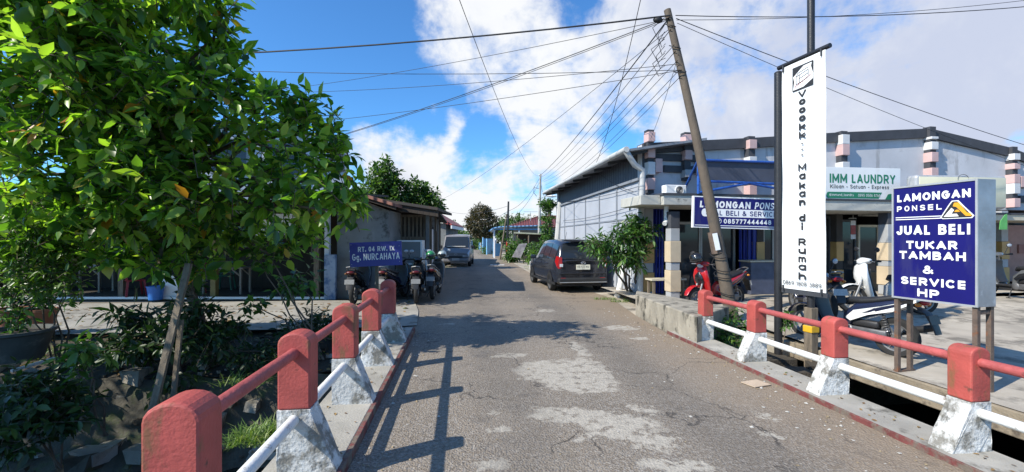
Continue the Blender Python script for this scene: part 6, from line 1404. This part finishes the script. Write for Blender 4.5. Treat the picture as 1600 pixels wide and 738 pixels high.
# climbers on the pole end of the warehouse
vn = thing('climbing_vine', 'tall column of climbing vine at the far end of the warehouse', 'vine', (1.9, 22.6, 0))
vb = [pb(858, 325, 22.6, .30, .4, .35), pb(853, 345, 22.6, .36, .4, .5), pb(856, 365, 22.6, .38, .4, .5), pb(852, 385, 22.6, .35, .4, .45), pb(862, 318, 22.2, .35, .4, .2), pb(850, 318, 22.6, .3, .3, .25)]
foliage('leaves', vn, LM_mid, vb, 330, 8, .14, .6, .5, 71, False, .3)
mb = MB(); mb.tube([V((1.9, 22.6, 0)), V((1.95, 22.6, 3.4))], .09, M_bark, 8); mb.build('stem', vn)
for i, (px, py, y, rx, rz, lab, m_) in enumerate(((832, 400, 22.5, .40, .42, 'pale green bush in a white pot on the right verge', LM_var), (818, 388, 29, .7, .5, 'round leafy bush beside the propped patchy sheet', LM_mid), (803, 385, 31, .6, .5, 'bush of bright leaves under the lean-to edge', LM_var), (762, 392, 46, .9, .7, 'loose green bush among the blue gates', LM_mid), (798, 400, 30, .5, .35, 'low weedy bush at the foot of the dark pole', LM_mid), (838, 392, 26, .5, .5, 'green bush behind the white pot bush near the pale utility pole', LM_mid), (770, 384, 52, 1.0, .8, 'dark leaved bush behind the far blue gates', LM_dark))):
    c = P(px, py, y); b_ = V((c.x, c.y, 0)); root = thing('bush', lab, 'bush', b_, 'bushes along the far lane'); foliage('leaves', root, m_, [(c, (rx, rx*.8, rz)), (c-UP*rz*.5, (rx*1.1, rx*.8, rz*.6))], 80, 7, .16 if y < 28 else .24, .5, .3, 80+i, False, .2)
    mb = MB(); limb(mb, b_, c, .03, .012, M_bark, i); mb.build('stem', root)
    if i == 0: mb = MB(); mb.lathe([(0, .0), (.16, 0), (.22, .30), (.24, .32), (.2, .32), (.18, .28), (0, .26)], b_+V((.02, -.45, 0)), M_wpipe, UP, 16); mb.build('pot', root)
# distant tree line closing the horizon
rg = random.Random(12); fb = []
for i in range(70):
    x = -170+i*5+rg.uniform(-2, 2); y = 190+rg.uniform(-15, 25); r = rg.uniform(3.0, 5.0); fb.append((V((x, y, r*.6)), (r, r*.7, r*.85)))
o = foliage('treeline', None, LM_far, fb, 2600, 7, 1.5, .6, .3, 90, False, .4); tag(o, 'far belt of green trees along the horizon', 'trees', kind='stuff')

# stones and broken masonry strewn along the left bank and ditch bed
mb = MB(); rg = random.Random(41)
for i in range(170):
    s_ = rg.uniform(5.9, 8.2); z_ = -1.25 if s_ < 6.6 else (lerp(-.42, -.02, (s_-7)/1.5) if s_ > 7 else rg.uniform(-1.0, -.45)); p = R(s_, rg.uniform(-7.5, -1.4), z_+.02); q_ = rg.choice((.03, .04, .06, .10, .14))*rg.uniform(.7, 1.3)
    mb.add([p+V((x*rg.uniform(.5, 1.3), y*rg.uniform(.5, 1.2), z*rg.uniform(.35, .9)))*q_ for x, y, z in ((-1, -1, -1), (1, -1, -1), (1, 1, -1), (-1, 1, -1), (-1, -1, 1), (1, -1, 1), (1, 1, 1), (-1, 1, 1))], [(0, 3, 2, 1), (4, 5, 6, 7), (0, 1, 5, 4), (1, 2, 6, 5), (2, 3, 7, 6), (3, 0, 4, 7)], (M_stone, M_old, M_soil, M_conc)[i % 4])
tag(mb.build('rubble'), 'broken stones and lumps of old concrete strewn along the ditch bank', 'rubble', kind='stuff')
# dry leaves lying on the pavement, bank and deck
rg = random.Random(77); vs = []; fs = []; LM_dry = leaf_mat('dry leaves', [(0, (.10, .05, .02)), (.5, (.20, .11, .04)), (.85, (.30, .19, .07)), (1, (.10, .14, .03))], .1, .7)
for i in range(900):
    k = rg.random()
    if k < .4: p = R(rg.uniform(8.35, 11.5), rg.uniform(-9, -1.2), .03)
    elif k < .75: s_ = rg.uniform(7.0, 8.3); p = R(s_, rg.uniform(-8, -1.3), lerp(-.42, -.02, (s_-7)/1.35)+.03)
    elif k < .9: p = R(rg.uniform(.5, 7.8), rg.uniform(-1.3, -.87), .083)
    else: p = R(rg.uniform(2, 7), rg.uniform(3.6, 3.95), .052)
    a = rg.uniform(0, 6.28); L = rg.uniform(.05, .14) if k < .75 else rg.uniform(.02, .05); leaf(vs, fs, p, V((math.cos(a), math.sin(a), rg.uniform(-.05, .25))).normalized(), (UP+rdir(rg)*.4).normalized(), L, L*.5)
me = bpy.data.meshes.new('leaf_litter'); me.from_pydata([tuple(v) for v in vs], [], fs); me.materials.append(LM_dry); ob = bpy.data.objects.new('leaf_litter', me); COL.objects.link(ob); tag(ob, 'dry fallen leaves lying on the pavement and ditch bank', 'leaves', kind='stuff')
# ---------------------------------------------------------------- overhead cables
M_c = M_cable
def cable(label, a, b, r, sag=0.0, n=14):
    mb = MB(); a = V(a); b = V(b); r *= .78; mb.tube([a.lerp(b, i/n)-UP*(sag*4*(i/n)*(1-i/n)) for i in range(n+1)], r, M_c, 5, False)
    return tag(mb.build('overhead_cable'), label, 'cable', 'overhead cables')
def pole(f, dx=0.0): return pb_.lerp(pt, f)+V((dx, -.09, 0))
pb_ = V((4.17, 8.15, -.1)); T0 = pole(.985)
cable('thickest black cable crossing the street above the tree to the leaning pole top', P(-140, 92, 9.6), pole(.975), .021, .28)
cable('thin level cable crossing above the street just below the thickest one', P(-150, 75, 11), pole(.80), .008, .30)
for i, (px, py, y, f, lab) in enumerate(((440, 140, 16, .965, 'thin cable rising from behind the tree top to the leaning pole head'), (430, 145, 15, .82, 'second thin cable sloping from the tree to below the pole head'), (410, 198, 15, .80, 'third cable sloping from the tree to the loops under the pole head'), (480, 227, 15, .97, 'steeper cable running from the grey house eave to the pole head'), (500, 222, 14, .965, 'steeper twin cable just above the grey house eave line'))):
    cable(lab, P(px, py, y), pole(f), .0085 if i != 3 else .012, .12)
far = P(844.5, 274, 35)
for i, (f, z, r, sg) in enumerate(((.965, 0, .018, .5), (.93, -.15, .010, .7), (.88, -.45, .009, .55), (.86, -.5, .009, .95), (.83, -.8, .008, .7), (.80, -1.0, .008, 1.0), (.78, -1.3, .008, .9))):
    cable(('thick bundled cable', 'upper thin cable', 'middle thin cable', 'slack middle cable', 'lower thin cable', 'slack lower cable', 'lowest slack cable')[i]+' running up the lane from the leaning pole', pole(f, -.05), far+V((.3*i*.3, 0, z)), r, sg*.5)
cable('cable from the high left passing overhead down to the pale utility pole', P(690, -75, 5.0), far+UP*.05, .007, .9, 24)
cable('thin cable sloping from the lane roofs up to the leaning pole', P(690, 312, 34), pole(.94), .008, .3)
cable('cable dropping from overhead past the leaning pole to the warehouse eave', P(1014, -60, 7.2), P(922, 272, 15.5), .009, .55)
cable('thin drop wire from the leaning pole to the shop parapet corner', pole(.85), fac(fk(1012), 4.2, .1), .006, .1)
for i, (px, py, y, f, r, lab) in enumerate(((1700, 1, 9.5, .975, .011, 'cable running right from the pole head across the sky'), (1700, -12, 9.5, .96, .007, 'thin companion cable running right just above the other'), (1720, 262, 13.0, .965, .010, 'cable sloping right from the pole head over the shop roofs'), (1720, 300, 13.0, .95, .007, 'lower thin cable sloping right over the shop roofs'))):
    cable(lab, pole(f, .1), P(px, py, y), r, .15)
for i, (a, b, lab) in enumerate(((far+UP*-.1, P(794, 330, 34.5), 'cable between the pale utility pole and the dark pole'), (far+UP*-.4, P(794, 345, 34.5), 'lower slack cable between the pale utility pole and the dark pole'), (P(794, 322, 34.5), P(700, 330, 60), 'cable running on from the dark pole to the far trees'), (far+UP*-.3, R(21.2, 4.2, 3.8), 'short cable from the pale utility pole to the warehouse eave'), (P(794, 330, 34.5), P(735, 345, 55), 'second cable running on from the dark pole over the lane'))):
    cable(lab, a, b, .016, .5)
# wires across the warehouse face
for i, (x0, y0, x1, y1, lab) in enumerate(((885, 315, 1003, 290, 'cable stapled along the warehouse wall, upper run'), (880, 345, 990, 322, 'cable stapled along the warehouse wall, lower run'), (935, 270, 990, 300, 'wire slanting down from the warehouse eave'))):
    def onw(px, py):
        t = (px-CX)/F; # ray hits the plane W.p = WT-.09
        y = (WT-.09)/(t*W.x+W.y); return P(px, py, y)
    cable(lab, onw(x0, y0), onw(x1, y1), .010, .08)
